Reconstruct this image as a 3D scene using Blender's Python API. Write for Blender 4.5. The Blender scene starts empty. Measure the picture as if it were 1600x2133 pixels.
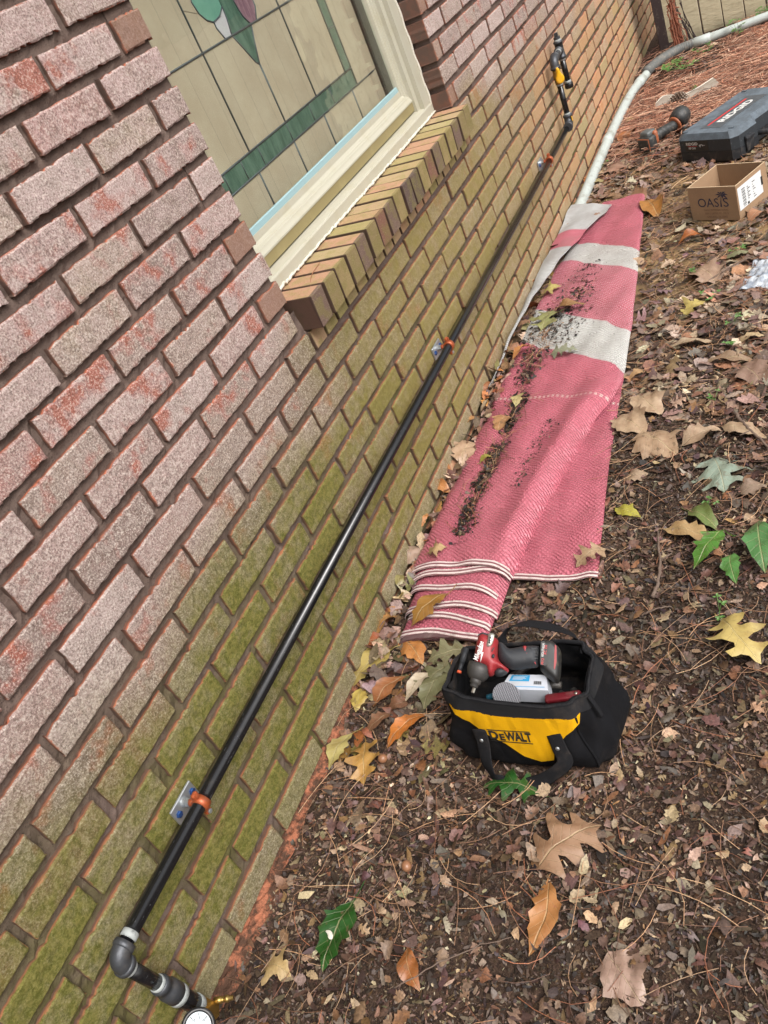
import bpy, bmesh, math, random
import numpy as np
from mathutils import Vector, Matrix
from mathutils.geometry import delaunay_2d_cdt

rng = np.random.default_rng(7)
random.seed(7)
scene = bpy.context.scene
COL = scene.collection

# ------------------------------------------------------------------ camera
cd = bpy.data.cameras.new('camera')
cam = bpy.data.objects.new('camera', cd)
COL.objects.link(cam)
R_right = Vector((0.335859506, -0.861498505, -0.380813231))
R_down = Vector((-0.656997153, 0.075441394, -0.750108883))
R_fwd = Vector((0.674946763, 0.502124408, -0.540664356))
CAMPOS = Vector((-0.753806, -1.057399, 0.566182))
M = Matrix.Identity(4)
for i in range(3):
    M[i][0] = R_right[i]; M[i][1] = -R_down[i]; M[i][2] = -R_fwd[i]; M[i][3] = CAMPOS[i]
cam.matrix_world = M
cd.sensor_fit = 'HORIZONTAL'
cd.sensor_width = 36.0
cd.lens = 1765.193 / 1600 * 36.0
cd.clip_start = 0.02
cd.clip_end = 200.0
scene.camera = cam

# ------------------------------------------------------------------ sky, sun, exposure
SUN_EL, SUN_AZ = math.radians(50), math.radians(205)   # azimuth measured from +Y clockwise
w = bpy.data.worlds.new('World'); scene.world = w; w.use_nodes = True
nt = w.node_tree; nt.nodes.clear()
wo = nt.nodes.new('ShaderNodeOutputWorld'); bg = nt.nodes.new('ShaderNodeBackground')
sky = nt.nodes.new('ShaderNodeTexSky'); sky.sky_type = 'NISHITA'; sky.sun_disc = False
sky.sun_elevation = SUN_EL; sky.sun_rotation = SUN_AZ
sky.air_density = 1.0; sky.dust_density = 6.0; sky.ozone_density = 0.6
hs = nt.nodes.new('ShaderNodeHueSaturation'); hs.inputs['Saturation'].default_value = 0.25
bg.inputs['Strength'].default_value = 0.15
nt.links.new(sky.outputs[0], hs.inputs['Color']); nt.links.new(hs.outputs[0], bg.inputs[0]); nt.links.new(bg.outputs[0], wo.inputs[0])
sl = bpy.data.lights.new('sun', 'SUN'); sl.energy = 1.5; sl.angle = math.radians(30); sl.color = (1.0, 0.97, 0.93)
so = bpy.data.objects.new('sun', sl); COL.objects.link(so)
sd = Vector((math.sin(SUN_AZ) * math.cos(SUN_EL), math.cos(SUN_AZ) * math.cos(SUN_EL), math.sin(SUN_EL)))
so.rotation_euler = sd.to_track_quat('Z', 'Y').to_euler()
scene.view_settings.view_transform = 'Standard'
scene.view_settings.look = 'None'
scene.view_settings.exposure = 0.46
scene.view_settings.gamma = 1.0
scene.view_settings.use_curve_mapping = False

# ------------------------------------------------------------------ object helpers
WL = {}          # world location of every object (nothing is rotated or scaled at object level)

def tag(o, label=None, cat=None, group=None, kind=None):
    if label: o['label'] = label
    if cat: o['category'] = cat
    if group: o['group'] = group
    if kind: o['kind'] = kind
    return o

def empty(name, loc, label, cat, group=None):
    o = bpy.data.objects.new(name, None); COL.objects.link(o)
    o.empty_display_size = 0.05
    o.location = loc; WL[o.name] = np.array(loc, float)
    return tag(o, label, cat, group)

def link(o, origin, parent):
    COL.objects.link(o)
    WL[o.name] = np.array(origin, float)
    if parent is not None:
        o.parent = parent
        o.location = np.array(origin, float) - WL[parent.name]
    else:
        o.location = origin
    return o

def obj(name, VF, mat, parent=None, smooth=False, color=None, origin=None, attrs=None):
    V, F = VF
    V = np.asarray(V, float)
    if origin is None:
        origin = (V.min(0) + V.max(0)) / 2
        if parent is None: origin[2] = V[:, 2].min()
    me = bpy.data.meshes.new(name)
    me.from_pydata((V - origin).tolist(), [], F)
    me.update()
    if smooth: me.polygons.foreach_set('use_smooth', [True] * len(me.polygons))
    if attrs:
        for k, (t, a) in attrs.items():
            at = me.attributes.new(k, t, 'POINT')
            at.data.foreach_set({'FLOAT': 'value', 'FLOAT_VECTOR': 'vector', 'FLOAT_COLOR': 'color'}[t], np.asarray(a, np.float32).ravel())
    if mat is not None: me.materials.append(mat)
    o = bpy.data.objects.new(name, me)
    if color: o.color = (*color[:3], 1)
    return link(o, origin, parent)

def smooth_by_angle(o, deg=40):
    me = o.data
    me.polygons.foreach_set('use_smooth', [True] * len(me.polygons))
    try: me.set_sharp_from_angle(angle=math.radians(deg))
    except Exception: pass
    return o

def merge(*parts):
    V = []; F = []; n = 0
    for v, f in parts:
        v = np.asarray(v, float); V.append(v)
        F += [tuple(i + n for i in q) for q in f]; n += len(v)
    return np.concatenate(V), F

def box(c, s, ax=None):
    ax = np.eye(3) if ax is None else np.asarray(ax, float)
    c = np.asarray(c, float); h = np.asarray(s, float) / 2
    V = [c + ax[0] * x * h[0] + ax[1] * y * h[1] + ax[2] * z * h[2] for x in (-1, 1) for y in (-1, 1) for z in (-1, 1)]
    F = [(0, 1, 3, 2), (4, 6, 7, 5), (0, 4, 5, 1), (2, 3, 7, 6), (0, 2, 6, 4), (1, 5, 7, 3)]
    return np.array(V), F

def bevel(VF, r, seg=2):
    bm = bmesh.new()
    vs = [bm.verts.new(v) for v in VF[0]]
    for f in VF[1]: bm.faces.new([vs[i] for i in f])
    bmesh.ops.recalc_face_normals(bm, faces=bm.faces)
    es = [e for e in bm.edges if len(e.link_faces) == 2 and e.calc_face_angle(0) > 0.3]
    bmesh.ops.bevel(bm, geom=es, offset=r, segments=seg, affect='EDGES', profile=0.5, clamp_overlap=True)
    bm.verts.index_update()
    V = np.array([v.co[:] for v in bm.verts]); F = [tuple(v.index for v in f.verts) for f in bm.faces]
    bm.free()
    return V, F

def frame_of(d):
    d = np.asarray(d, float); d = d / np.linalg.norm(d)
    a = np.array([0, 0, 1.0]) if abs(d[2]) < 0.9 else np.array([1.0, 0, 0])
    x = np.cross(a, d); x /= np.linalg.norm(x)
    return x, np.cross(d, x), d

def lathe(prof, p0, d, n=20):
    """prof: list of (distance along d, radius)"""
    x, y, z = frame_of(d); p0 = np.asarray(p0, float)
    V = []; F = []
    for (t, r) in prof:
        for k in range(n):
            a = 2 * math.pi * k / n
            V.append(p0 + z * t + (x * math.cos(a) + y * math.sin(a)) * r)
    for i in range(len(prof) - 1):
        for k in range(n):
            F.append((i * n + k, i * n + (k + 1) % n, (i + 1) * n + (k + 1) % n, (i + 1) * n + k))
    F.append(tuple(reversed(range(n)))); F.append(tuple(range((len(prof) - 1) * n, len(prof) * n)))
    return np.array(V), F

def cyl(p0, p1, r, n=16, r2=None):
    p0 = np.asarray(p0, float); p1 = np.asarray(p1, float); L = np.linalg.norm(p1 - p0)
    return lathe([(0, r), (L, r if r2 is None else r2)], p0, p1 - p0, n)

def tube(path, r, n=12, flat=None, up=None):
    """sweep; r scalar or list; flat=(a,b) half sizes of a strap whose wide side is along up x tangent"""
    P = np.asarray(path, float); m = len(P)
    rr = np.full(m, r) if np.isscalar(r) else np.asarray(r, float)
    V = []; F = []
    T = np.gradient(P, axis=0); T /= np.linalg.norm(T, axis=1)[:, None]
    x = frame_of(T[0])[0] if up is None else None
    for i in range(m):
        if up is None:
            x = x - T[i] * (x @ T[i]); x /= np.linalg.norm(x); y = np.cross(T[i], x)
        else:
            u = np.asarray(up[i] if np.ndim(up) == 2 else up, float)
            x = np.cross(u, T[i]); x /= np.linalg.norm(x); y = np.cross(T[i], x)
        for k in range(n):
            a = 2 * math.pi * k / n
            if flat: V.append(P[i] + x * math.cos(a) * flat[0] + y * math.sin(a) * flat[1])
            else: V.append(P[i] + (x * math.cos(a) + y * math.sin(a)) * rr[i])
    for i in range(m - 1):
        for k in range(n):
            F.append((i * n + k, i * n + (k + 1) % n, (i + 1) * n + (k + 1) % n, (i + 1) * n + k))
    F.append(tuple(reversed(range(n)))); F.append(tuple(range((m - 1) * n, m * n)))
    return np.array(V), F

def smooth_path(pts, n=30):
    """Catmull-Rom through pts"""
    P = np.asarray(pts, float); P = np.vstack([2 * P[0] - P[1], P, 2 * P[-1] - P[-2]])
    out = []
    seg = len(P) - 3
    for s in np.linspace(0, seg - 1e-6, n):
        i = int(s); t = s - i
        a, b, c, d = P[i], P[i + 1], P[i + 2], P[i + 3]
        out.append(0.5 * ((2 * b) + (-a + c) * t + (2 * a - 5 * b + 4 * c - d) * t * t + (-a + 3 * b - 3 * c + d) * t ** 3))
    return np.array(out)

def grid(fn, nu, nv, closed=False):
    V = []; F = []
    for i in range(nu):
        for j in range(nv): V.append(fn(i / (nu - 1), j / (nv - 1)))
    for i in range(nu - 1):
        for j in range(nv - 1): F.append((i * nv + j, (i + 1) * nv + j, (i + 1) * nv + j + 1, i * nv + j + 1))
    return np.array(V, float), F

def gridF(nu, nv):
    I, J = np.meshgrid(np.arange(nu - 1), np.arange(nv - 1), indexing='ij')
    a = (I * nv + J).ravel()
    return np.stack([a, a + nv, a + nv + 1, a + 1], 1)

def thick_sheet(V, nu, nv, th, side=(0, 0, -1)):
    """grid sheet given as nu*nv verts -> closed shell of thickness th (offset along side)"""
    V = np.asarray(V, float); n = nu * nv
    F = gridF(nu, nv).tolist()
    off = np.asarray(side, float) * th
    B = V + off
    FF = [tuple(f) for f in F] + [tuple(i + n for i in reversed(f)) for f in F]
    loop = [i * nv for i in range(nu)] + [(nu - 1) * nv + j for j in range(1, nv)] + [i * nv + nv - 1 for i in range(nu - 2, -1, -1)] + [j for j in range(nv - 2, 0, -1)]
    for k in range(len(loop)):
        a, b = loop[k], loop[(k + 1) % len(loop)]
        FF.append((b, a, a + n, b + n))
    return np.concatenate([V, B]), FF

def cdt(poly, spacing=None, jitter=0.0):
    """triangulate a 2d polygon with inner points"""
    poly = [Vector((float(p[0]), float(p[1]))) for p in poly]
    pts = list(poly); n = len(poly)
    edges = [(i, (i + 1) % n) for i in range(n)]
    if spacing:
        P = np.array([p[:] for p in poly]); lo, hi = P.min(0), P.max(0)
        X, Y = np.meshgrid(np.arange(lo[0] + spacing / 2, hi[0], spacing), np.arange(lo[1] + spacing / 2, hi[1], spacing))
        Q = np.stack([X.ravel(), Y.ravel()], 1)
        if jitter: Q = Q + rng.uniform(-jitter, jitter, Q.shape) * spacing
        D, ins = poly_dist(P, Q)
        for q in Q[ins & (D > spacing * 0.35)]: pts.append(Vector((q[0], q[1])))
    r = delaunay_2d_cdt(pts, edges, [list(range(n))], 1, 1e-7)
    return np.array([v[:] for v in r[0]]), [tuple(f) for f in r[2]]

def poly_dist(P, Q):
    """distance of points Q to polygon border, inside flag"""
    A = P; B = np.roll(P, -1, 0)
    d = np.full(len(Q), 1e9); ins = np.zeros(len(Q), bool)
    for a, b in zip(A, B):
        ab = b - a; t = np.clip(((Q - a) @ ab) / max(ab @ ab, 1e-18), 0, 1)
        d = np.minimum(d, np.hypot(*(Q - (a + t[:, None] * ab)).T))
        c = ((a[1] > Q[:, 1]) != (b[1] > Q[:, 1]))
        with np.errstate(divide='ignore', invalid='ignore'):
            xx = (b[0] - a[0]) * (Q[:, 1] - a[1]) / (b[1] - a[1] + 1e-18) + a[0]
        ins ^= c & (Q[:, 0] < xx)
    return d, ins

def resample(poly, step):
    out = []
    P = np.asarray(poly, float)
    for a, b in zip(P, np.roll(P, -1, 0)):
        k = max(1, int(np.linalg.norm(b - a) / step))
        for i in range(k): out.append(a + (b - a) * i / k)
    return np.array(out)

def round_poly(poly, n=2):
    P = np.asarray(poly, float)
    for _ in range(n):
        Q = np.roll(P, -1, 0)
        P = np.stack([P * .75 + Q * .25, P * .25 + Q * .75], 1).reshape(-1, 2)
    return P

def inflate(poly, fr, z0, th, r, spacing, rnd=1):
    """solid with rounded rim: 2d outline in frame fr=(o,ex,ey,ez); back at z0, front at z0+th; rim radius r"""
    P = round_poly(poly, rnd) if rnd else np.asarray(poly, float)
    P = resample(P, spacing)
    V2, F = cdt(P, spacing)
    D, _ = poly_dist(P, V2)
    q = 1 - np.clip(D / r, 0, 1)
    zf = z0 + th / 2 + (th / 2) * np.sqrt(np.clip(1 - q * q, 0, 1))
    zb = z0 + th / 2 - (th / 2) * np.sqrt(np.clip(1 - q * q, 0, 1))
    o, ex, ey, ez = [np.asarray(a, float) for a in fr]
    A = o + V2[:, :1] * ex + V2[:, 1:2] * ey
    Vt = np.concatenate([A + zf[:, None] * ez, A + zb[:, None] * ez]); n = len(V2)
    return Vt, [tuple(f) for f in F] + [tuple(i + n for i in reversed(f)) for f in F]

def prism(poly, fr, z0, z1, rnd=0):
    P = round_poly(poly, rnd) if rnd else np.asarray(poly, float)
    A = sum((P[i] * 0).sum() for i in range(len(P)))
    area = 0.5 * np.sum(P[:, 0] * np.roll(P[:, 1], -1) - np.roll(P[:, 0], -1) * P[:, 1])
    if area < 0: P = P[::-1]
    o, ex, ey, ez = [np.asarray(a, float) for a in fr]
    B = o + P[:, :1] * ex + P[:, 1:2] * ey
    n = len(P)
    V = np.concatenate([B + ez * z0, B + ez * z1])
    F = [tuple(reversed(range(n))), tuple(range(n, 2 * n))] + [(i, (i + 1) % n, n + (i + 1) % n, n + i) for i in range(n)]
    return V, F

def text_vf(s, mapfn, size=1.0, center=True, width=None, shear=0.0, bold=0.0, extrude=0.0):
    """flat lettering: mapfn((x,y)) -> world point; returns V,F"""
    cu = bpy.data.curves.new('lettering', 'FONT'); cu.body = s; cu.size = size; cu.shear = shear; cu.offset = bold
    cu.resolution_u = 3
    if center: cu.align_x = 'CENTER'; cu.align_y = 'CENTER'
    o = bpy.data.objects.new('lettering', cu); COL.objects.link(o)
    bpy.context.view_layer.update()
    dg = bpy.context.evaluated_depsgraph_get()
    me = bpy.data.meshes.new_from_object(o.evaluated_get(dg))
    V = np.array([v.co[:] for v in me.vertices]); F = [tuple(p.vertices) for p in me.polygons]
    bpy.data.objects.remove(o); bpy.data.curves.remove(cu); bpy.data.meshes.remove(me)
    if width:
        V[:, 0] *= width / (V[:, 0].max() - V[:, 0].min())
    return np.array([mapfn(v[0], v[1]) for v in V]), F

def planefn(o, ex, ey):
    o, ex, ey = [np.asarray(a, float) for a in (o, ex, ey)]
    return lambda x, y: o + ex * x + ey * y

# ------------------------------------------------------------------ node helper
def lin(r, g, b):
    return tuple((c / 255 / 12.92) if c / 255 <= 0.04045 else ((c / 255 + 0.055) / 1.055) ** 2.4 for c in (r, g, b))

class NB:
    def __init__(self, name):
        self.m = bpy.data.materials.new(name); self.m.use_nodes = True
        self.t = self.m.node_tree; self.t.nodes.clear()
        self.out = self.t.nodes.new('ShaderNodeOutputMaterial')
    def n(self, typ, props=None, **inp):
        nd = self.t.nodes.new('ShaderNode' + typ)
        for k, v in (props or {}).items(): setattr(nd, k, v)
        for k, v in inp.items():
            key = k.replace('_', ' ')
            self.set(nd, int(k[1:]) if (k[0] == 'i' and k[1:].isdigit()) else key, v)
        return nd
    def set(self, nd, key, v):
        s = nd.inputs[key]
        if isinstance(v, bpy.types.NodeSocket): self.t.links.new(v, s)
        elif isinstance(v, bpy.types.Node): self.t.links.new(v.outputs[0], s)
        elif isinstance(v, (tuple, list)) and len(v) == 3 and s.type == 'RGBA': s.default_value = (*v, 1)
        else: s.default_value = v
    def math(self, op, a, b=0.0, clamp=False):
        nd = self.n('Math', {'operation': op, 'use_clamp': clamp}); self.set(nd, 0, a); self.set(nd, 1, b); return nd.outputs[0]
    def mix(self, f, a, b, mode='MIX'):
        nd = self.n('Mix', {'data_type': 'RGBA', 'blend_type': mode})
        self.set(nd, 0, f); self.set(nd, 6, a); self.set(nd, 7, b); return nd.outputs[2]
    def ramp(self, f, stops, interp='LINEAR'):
        nd = self.n('ValToRGB'); cr = nd.color_ramp; cr.interpolation = interp
        while len(cr.elements) < len(stops): cr.elements.new(0.5)
        for e, (p, c) in zip(cr.elements, stops):
            e.position = p; e.color = (*c, 1) if len(c) == 3 else c
        self.set(nd, 0, f); return nd.outputs[0]
    def step(self, f, a, b):
        nd = self.n('MapRange', {'interpolation_type': 'SMOOTHSTEP'})
        self.set(nd, 0, f); self.set(nd, 1, a); self.set(nd, 2, b); return nd.outputs[0]
    def noise(self, vec, scale, detail=3, rough=0.55, w=None):
        nd = self.n('TexNoise', {'noise_dimensions': '4D' if w is not None else '3D'})
        if vec is not None: self.set(nd, 'Vector', vec)
        self.set(nd, 'Scale', scale); self.set(nd, 'Detail', detail); self.set(nd, 'Roughness', rough)
        if w is not None: self.set(nd, 'W', w)
        return nd.outputs[0]
    def pos(self): return self.n('NewGeometry').outputs['Position']
    def objco(self): return self.n('TexCoord').outputs['Object']
    def attr(self, name, o='Fac'):
        return self.n('Attribute', {'attribute_name': name}).outputs[o]
    def bump(self, h, strength=0.5, dist=0.002, normal=None):
        nd = self.n('Bump'); self.set(nd, 'Height', h); self.set(nd, 'Strength', strength); self.set(nd, 'Distance', dist)
        if normal is not None: self.set(nd, 'Normal', normal)
        return nd.outputs[0]
    def pbsdf(self, color, rough=0.6, metal=0.0, normal=None, spec=0.5, **kw):
        p = self.n('BsdfPrincipled')
        self.set(p, 'Base Color', color); self.set(p, 'Roughness', rough); self.set(p, 'Metallic', metal); self.set(p, 'Specular IOR Level', spec)
        if normal is not None: self.set(p, 'Normal', normal)
        for k, v in kw.items(): self.set(p, k.replace('_', ' '), v)
        self.t.links.new(p.outputs[0], self.out.inputs[0]); return self.m

def worn(name, col, rough=0.5, metal=0.0, dust=(0.25, 0.21, 0.17), amount=0.25, scale=40, bumpk=0.15, spec=0.5, bscale=220):
    """plain painted / moulded material with dirt, patchy gloss and fine relief"""
    b = NB(name); co = b.objco()
    n1 = b.noise(co, scale, 5, 0.65); n2 = b.noise(co, bscale, 3)
    d = b.math('MULTIPLY', b.step(n1, 0.48, 0.75), amount)
    c = b.mix(d, col, dust)
    c = b.mix(b.math('MULTIPLY', n2, 0.25), c, tuple(x * 0.6 for x in col))
    r = b.math('ADD', rough - 0.1, b.math('MULTIPLY', n1, 0.25))
    return b.pbsdf(c, r, metal, b.bump(n2, bumpk, 0.0008), spec)

# ------------------------------------------------------------------ materials of the wall
HC, LP, JX, JZ = 0.0677, 0.203, 0.0146, 0.0146
BL, BH = LP - JX, HC - JZ

def brick_mat():
    b = NB('sanded_brick')
    bl = b.attr('bl', 'Vector'); half = b.attr('hs', 'Vector')
    sep = b.n('SeparateXYZ', i0=bl); hs_ = b.n('SeparateXYZ', i0=half)
    rn = b.math('FRACT', b.math('ADD', b.n('ObjectInfo').outputs['Random'], b.attr('rnd')))
    rn2 = b.math('FRACT', b.math('MULTIPLY', rn, 37.3)); rn3 = b.math('FRACT', b.math('MULTIPLY', rn, 91.7))
    P = b.pos(); ps = b.n('SeparateXYZ', i0=P); X, Z = ps.outputs[0], ps.outputs[2]
    ex = b.math('SUBTRACT', hs_.outputs[0], b.math('ABSOLUTE', sep.outputs[0]))
    ez = b.math('SUBTRACT', hs_.outputs[2], b.math('ABSOLUTE', sep.outputs[2]))
    edge = b.math('MINIMUM', ex, ez)
    big = b.noise(P, 3.0, 4, 0.6); med = b.noise(P, 26, 5, 0.65); speck = b.noise(P, 300, 5, 0.8); grain = b.noise(P, 900, 2)
    mid2 = b.noise(P, 90, 3)
    # sanded face colours, brick to brick
    base = b.ramp(rn, [(0.0, lin(158, 132, 126)), (0.18, lin(142, 122, 110)), (0.36, lin(166, 142, 136)), (0.52, lin(130, 108, 100)),
                       (0.68, lin(152, 133, 116)), (0.82, lin(152, 106, 98)), (0.90, lin(172, 152, 146))], 'CONSTANT')
    blotch = b.noise(P, 12, 4, 0.6)
    c = b.mix(b.math('MULTIPLY', b.step(blotch, 0.40, 0.66), 0.45), base, lin(120, 104, 94))
    c = b.mix(b.math('MULTIPLY', b.step(mid2, 0.35, 0.7), 0.35), c, lin(188, 176, 166))
    # bare red and orange patches where the sanding has gone, most on the upper courses at the near end
    upl = b.math('MULTIPLY', b.step(b.math('ADD', Z, b.math('MULTIPLY', big, 0.3)), -0.15, 0.2), b.step(X, 1.1, 0.5))
    pz = b.noise(P, 15, 3, 0.62)
    rv = b.math('ADD', b.math('ADD', pz, b.math('MULTIPLY', b.math('SUBTRACT', rn2, 0.5), 0.24)), b.math('MULTIPLY', upl, 0.030))
    c = b.mix(b.math('MULTIPLY', b.step(rv, 0.585, 0.68), 0.60), c, lin(156, 94, 84))
    # whitish bloom on the upper courses
    bloom = b.math('MULTIPLY', b.step(b.math('ADD', Z, b.math('MULTIPLY', big, 0.5)), 0.0, 0.75), b.step(med, 0.3, 0.62))
    c = b.mix(b.math('MULTIPLY', bloom, 0.45), c, lin(198, 172, 170))
    c = b.mix(b.math('MULTIPLY', b.step(rv, 0.685, 0.71), 0.65), c, lin(160, 84, 64))
    # dark and light sand grains
    c = b.mix(b.math('MULTIPLY', b.step(speck, 0.52, 0.60), 0.70), c, lin(82, 68, 58))
    c = b.mix(b.math('MULTIPLY', b.step(speck, 0.48, 0.40), 0.62), c, lin(218, 208, 196))
    c = b.mix(b.math('MULTIPLY', b.step(b.noise(P, 130, 3, 0.7), 0.56, 0.68), 0.35), c, lin(92, 78, 68))
    # tan bricks with distance along the wall, low down
    tanf = b.math('MULTIPLY', b.step(X, 1.2, 3.4), b.step(b.math('ADD', Z, b.math('MULTIPLY', big, 0.35)), 0.22, -0.15))
    c = b.mix(b.math('MULTIPLY', tanf, b.math('ADD', 0.45, b.math('MULTIPLY', rn3, 0.35))), c, b.ramp(rn3, [(0, lin(164, 140, 92)), (0.5, lin(176, 142, 96)), (0.8, lin(190, 140, 95)), (1, lin(158, 146, 100))]))
    # green algae, thickest near the ground at the near end and under the sill
    zz = b.math('ADD', Z, b.math('MULTIPLY', b.math('SUBTRACT', big, 0.5), 0.42))
    alg = b.math('MULTIPLY', b.step(zz, -0.06, -0.36), b.step(X, 4.2, 0.8))
    alg2 = b.math('MULTIPLY', b.math('MULTIPLY', b.step(zz, 0.06, -0.14), b.step(X, 0.45, 0.85)), b.math('MULTIPLY', b.step(X, 3.6, 1.8), 0.9))
    alg = b.math('MULTIPLY', b.math('MAXIMUM', alg, alg2), 1.08)
    alg = b.math('MULTIPLY', alg, b.math('ADD', b.math('ADD', 0.66, b.math('MULTIPLY', rn3, 0.22)), b.math('MULTIPLY', b.math('SUBTRACT', med, 0.42), 1.0)), True)
    low = b.math('MULTIPLY', b.step(Z, -0.67, -0.70), 0.28)
    alg = b.math('MULTIPLY', alg, b.math('SUBTRACT', 1.0, low))
    ac = b.mix(b.step(mid2, 0.35, 0.65), lin(86, 86, 32), lin(114, 108, 54))
    ac = b.mix(b.math('MULTIPLY', b.step(speck, 0.50, 0.42), 0.30), ac, lin(150, 144, 92))
    ac = b.mix(b.math('MULTIPLY', b.step(speck, 0.52, 0.60), 0.35), ac, lin(66, 66, 24))
    ac = b.mix(b.math('MULTIPLY', b.step(X, 0.2, 1.5), 0.85), ac, lin(134, 120, 72))
    c = b.mix(b.math('MULTIPLY', alg, 1.0, True), c, ac)
    cut = b.math('MULTIPLY', b.step(hs_.outputs[0], 0.070, 0.060), b.math('MULTIPLY', b.step(rn3, 0.3, 0.5), 0.75))
    c = b.mix(cut, c, b.mix(med, lin(150, 112, 90), lin(112, 84, 70)))
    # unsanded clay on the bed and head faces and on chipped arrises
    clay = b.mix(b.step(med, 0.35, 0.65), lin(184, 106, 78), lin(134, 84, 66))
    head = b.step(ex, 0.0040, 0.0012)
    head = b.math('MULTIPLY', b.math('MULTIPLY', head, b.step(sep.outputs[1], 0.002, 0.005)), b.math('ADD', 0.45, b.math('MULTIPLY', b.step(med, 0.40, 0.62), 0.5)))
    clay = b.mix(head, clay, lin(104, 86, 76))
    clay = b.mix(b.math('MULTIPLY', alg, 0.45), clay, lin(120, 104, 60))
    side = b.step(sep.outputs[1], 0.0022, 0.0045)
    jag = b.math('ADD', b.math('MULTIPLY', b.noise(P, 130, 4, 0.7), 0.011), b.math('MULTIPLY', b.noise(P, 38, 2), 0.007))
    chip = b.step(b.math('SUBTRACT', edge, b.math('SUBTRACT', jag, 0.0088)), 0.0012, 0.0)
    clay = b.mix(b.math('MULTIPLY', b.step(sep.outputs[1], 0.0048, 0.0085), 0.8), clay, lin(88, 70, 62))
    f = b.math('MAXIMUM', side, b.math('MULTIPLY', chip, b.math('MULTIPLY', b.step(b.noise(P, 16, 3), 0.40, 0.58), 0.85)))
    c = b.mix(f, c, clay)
    sandy = b.math('ADD', b.math('MULTIPLY', speck, 0.75), b.math('MULTIPLY', mid2, 0.4))
    sandy = b.math('ADD', sandy, b.math('MULTIPLY', grain, 0.3))
    nrm = b.bump(sandy, 0.9, 0.0026)
    return b.pbsdf(c, 0.9, 0, nrm, 0.25)

def mortar_mat():
    b = NB('raked_mortar'); P = b.pos(); ps = b.n('SeparateXYZ', i0=P)
    n1 = b.noise(P, 7, 4); n2 = b.noise(P, 300, 4, 0.7); n3 = b.noise(P, 60, 3)
    c = b.mix(n3, lin(86, 72, 66), lin(120, 103, 94))
    c = b.mix(b.step(n2, 0.55, 0.7), c, lin(74, 62, 56))
    g = b.math('MULTIPLY', b.step(ps.outputs[2], -0.1, -0.5), b.step(n1, 0.35, 0.6))
    c = b.mix(b.math('MULTIPLY', g, 0.8), c, lin(86, 84, 40))
    return b.pbsdf(c, 0.95, 0, b.bump(b.math('ADD', n2, n3), 0.9, 0.003), 0.2)

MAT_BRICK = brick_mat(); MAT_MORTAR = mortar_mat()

# ------------------------------------------------------------------ brick meshes
def brick_geo(L, H, depth=0.098, nx=26, nz=7, rough=1.0, seed=0):
    r = np.random.default_rng(seed)
    xs = np.linspace(-L / 2, L / 2, nx); zs = np.linspace(-H / 2, H / 2, nz)
    # make the outer ring narrow so that the arris is crisp
    xs[1] = xs[0] + 0.004; xs[-2] = xs[-1] - 0.004; zs[1] = zs[0] + 0.004; zs[-2] = zs[-1] - 0.004
    V = np.zeros((nx, nz, 3)); V[..., 0] = xs[:, None]; V[..., 2] = zs[None, :]
    V[..., 1] = r.normal(0, 0.0005, (nx, nz)) * rough
    ring = np.zeros((nx, nz), bool); ring[0] = ring[-1] = True; ring[:, 0] = ring[:, -1] = True
    V[ring, 1] = 0.0018 + r.random(ring.sum()) * 0.0012
    jx = np.abs(r.normal(0, 0.0010, (nx, nz))) * rough; jz = np.abs(r.normal(0, 0.0010, (nx, nz))) * rough
    bow = 0.0006 * np.sin(np.linspace(0, 3, nx) * r.uniform(0.6, 1.6) + r.uniform(0, 6))
    for k in range(2):
        i = 0 if k == 0 else -1
        V[i, :, 0] += jx[i, :] * (1 if k == 0 else -1)
        V[:, i, 2] += jz[:, i] * (1 if k == 0 else -1)
    # a few chips
    for _ in range(r.integers(3, 9)):
        i = r.integers(1, nx - 1); j = 0 if r.random() < .6 else nz - 1
        V[i, j, 2] += (0.0042 if j == 0 else -0.0026) * r.uniform(.3, 1.3); V[i, j, 1] += 0.003
    V[..., 2] += bow[:, None]
    v0 = V.reshape(-1, 3)
    F = [tuple(f) for f in gridF(nx, nz)]
    idx = np.arange(nx * nz).reshape(nx, nz)
    loop = list(idx[:, 0]) + list(idx[-1, 1:]) + list(idx[-2::-1, -1]) + list(idx[0, -2:0:-1])
    n = len(loop); base = len(v0); rings = [v0[loop]]
    ring1 = v0[loop].copy(); ring1[:, 1] = 0.006; ring2 = v0[loop].copy(); ring2[:, 1] = depth
    V2 = np.concatenate([v0, ring1, ring2])
    for k in range(n):
        a, c = loop[k], loop[(k + 1) % n]
        F.append((c, a, base + k, base + (k + 1) % n))
        F.append((base + (k + 1) % n, base + k, base + n + k, base + n + (k + 1) % n))
    F = [tuple(reversed(f)) for f in F]
    return V2, [tuple(int(i) for i in f) for f in F]

def brick_mesh(name, L, H, seed, mat, **kw):
    V, F = brick_geo(L, H, seed=seed, **kw)
    me = bpy.data.meshes.new(name); me.from_pydata(V.tolist(), [], F); me.update()
    a = me.attributes.new('bl', 'FLOAT_VECTOR', 'POINT'); a.data.foreach_set('vector', V.astype(np.float32).ravel())
    hsv = np.tile(np.array([L / 2, 0.05, H / 2], np.float32), (len(V), 1))
    a = me.attributes.new('hs', 'FLOAT_VECTOR', 'POINT'); a.data.foreach_set('vector', hsv.ravel())
    me.materials.append(mat)
    return me

# ------------------------------------------------------------------ the brick wall
WX0, WX1 = -1.7, 6.7
WIN0, WIN1, WINTOP = 0.704, 1.965, 1.35
C0, C1 = -13, 19
wall = empty('house_wall', (2.5, 0.05, -0.80), 'mossy brown and pink brick house wall with raked joints and a window', 'wall')

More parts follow.
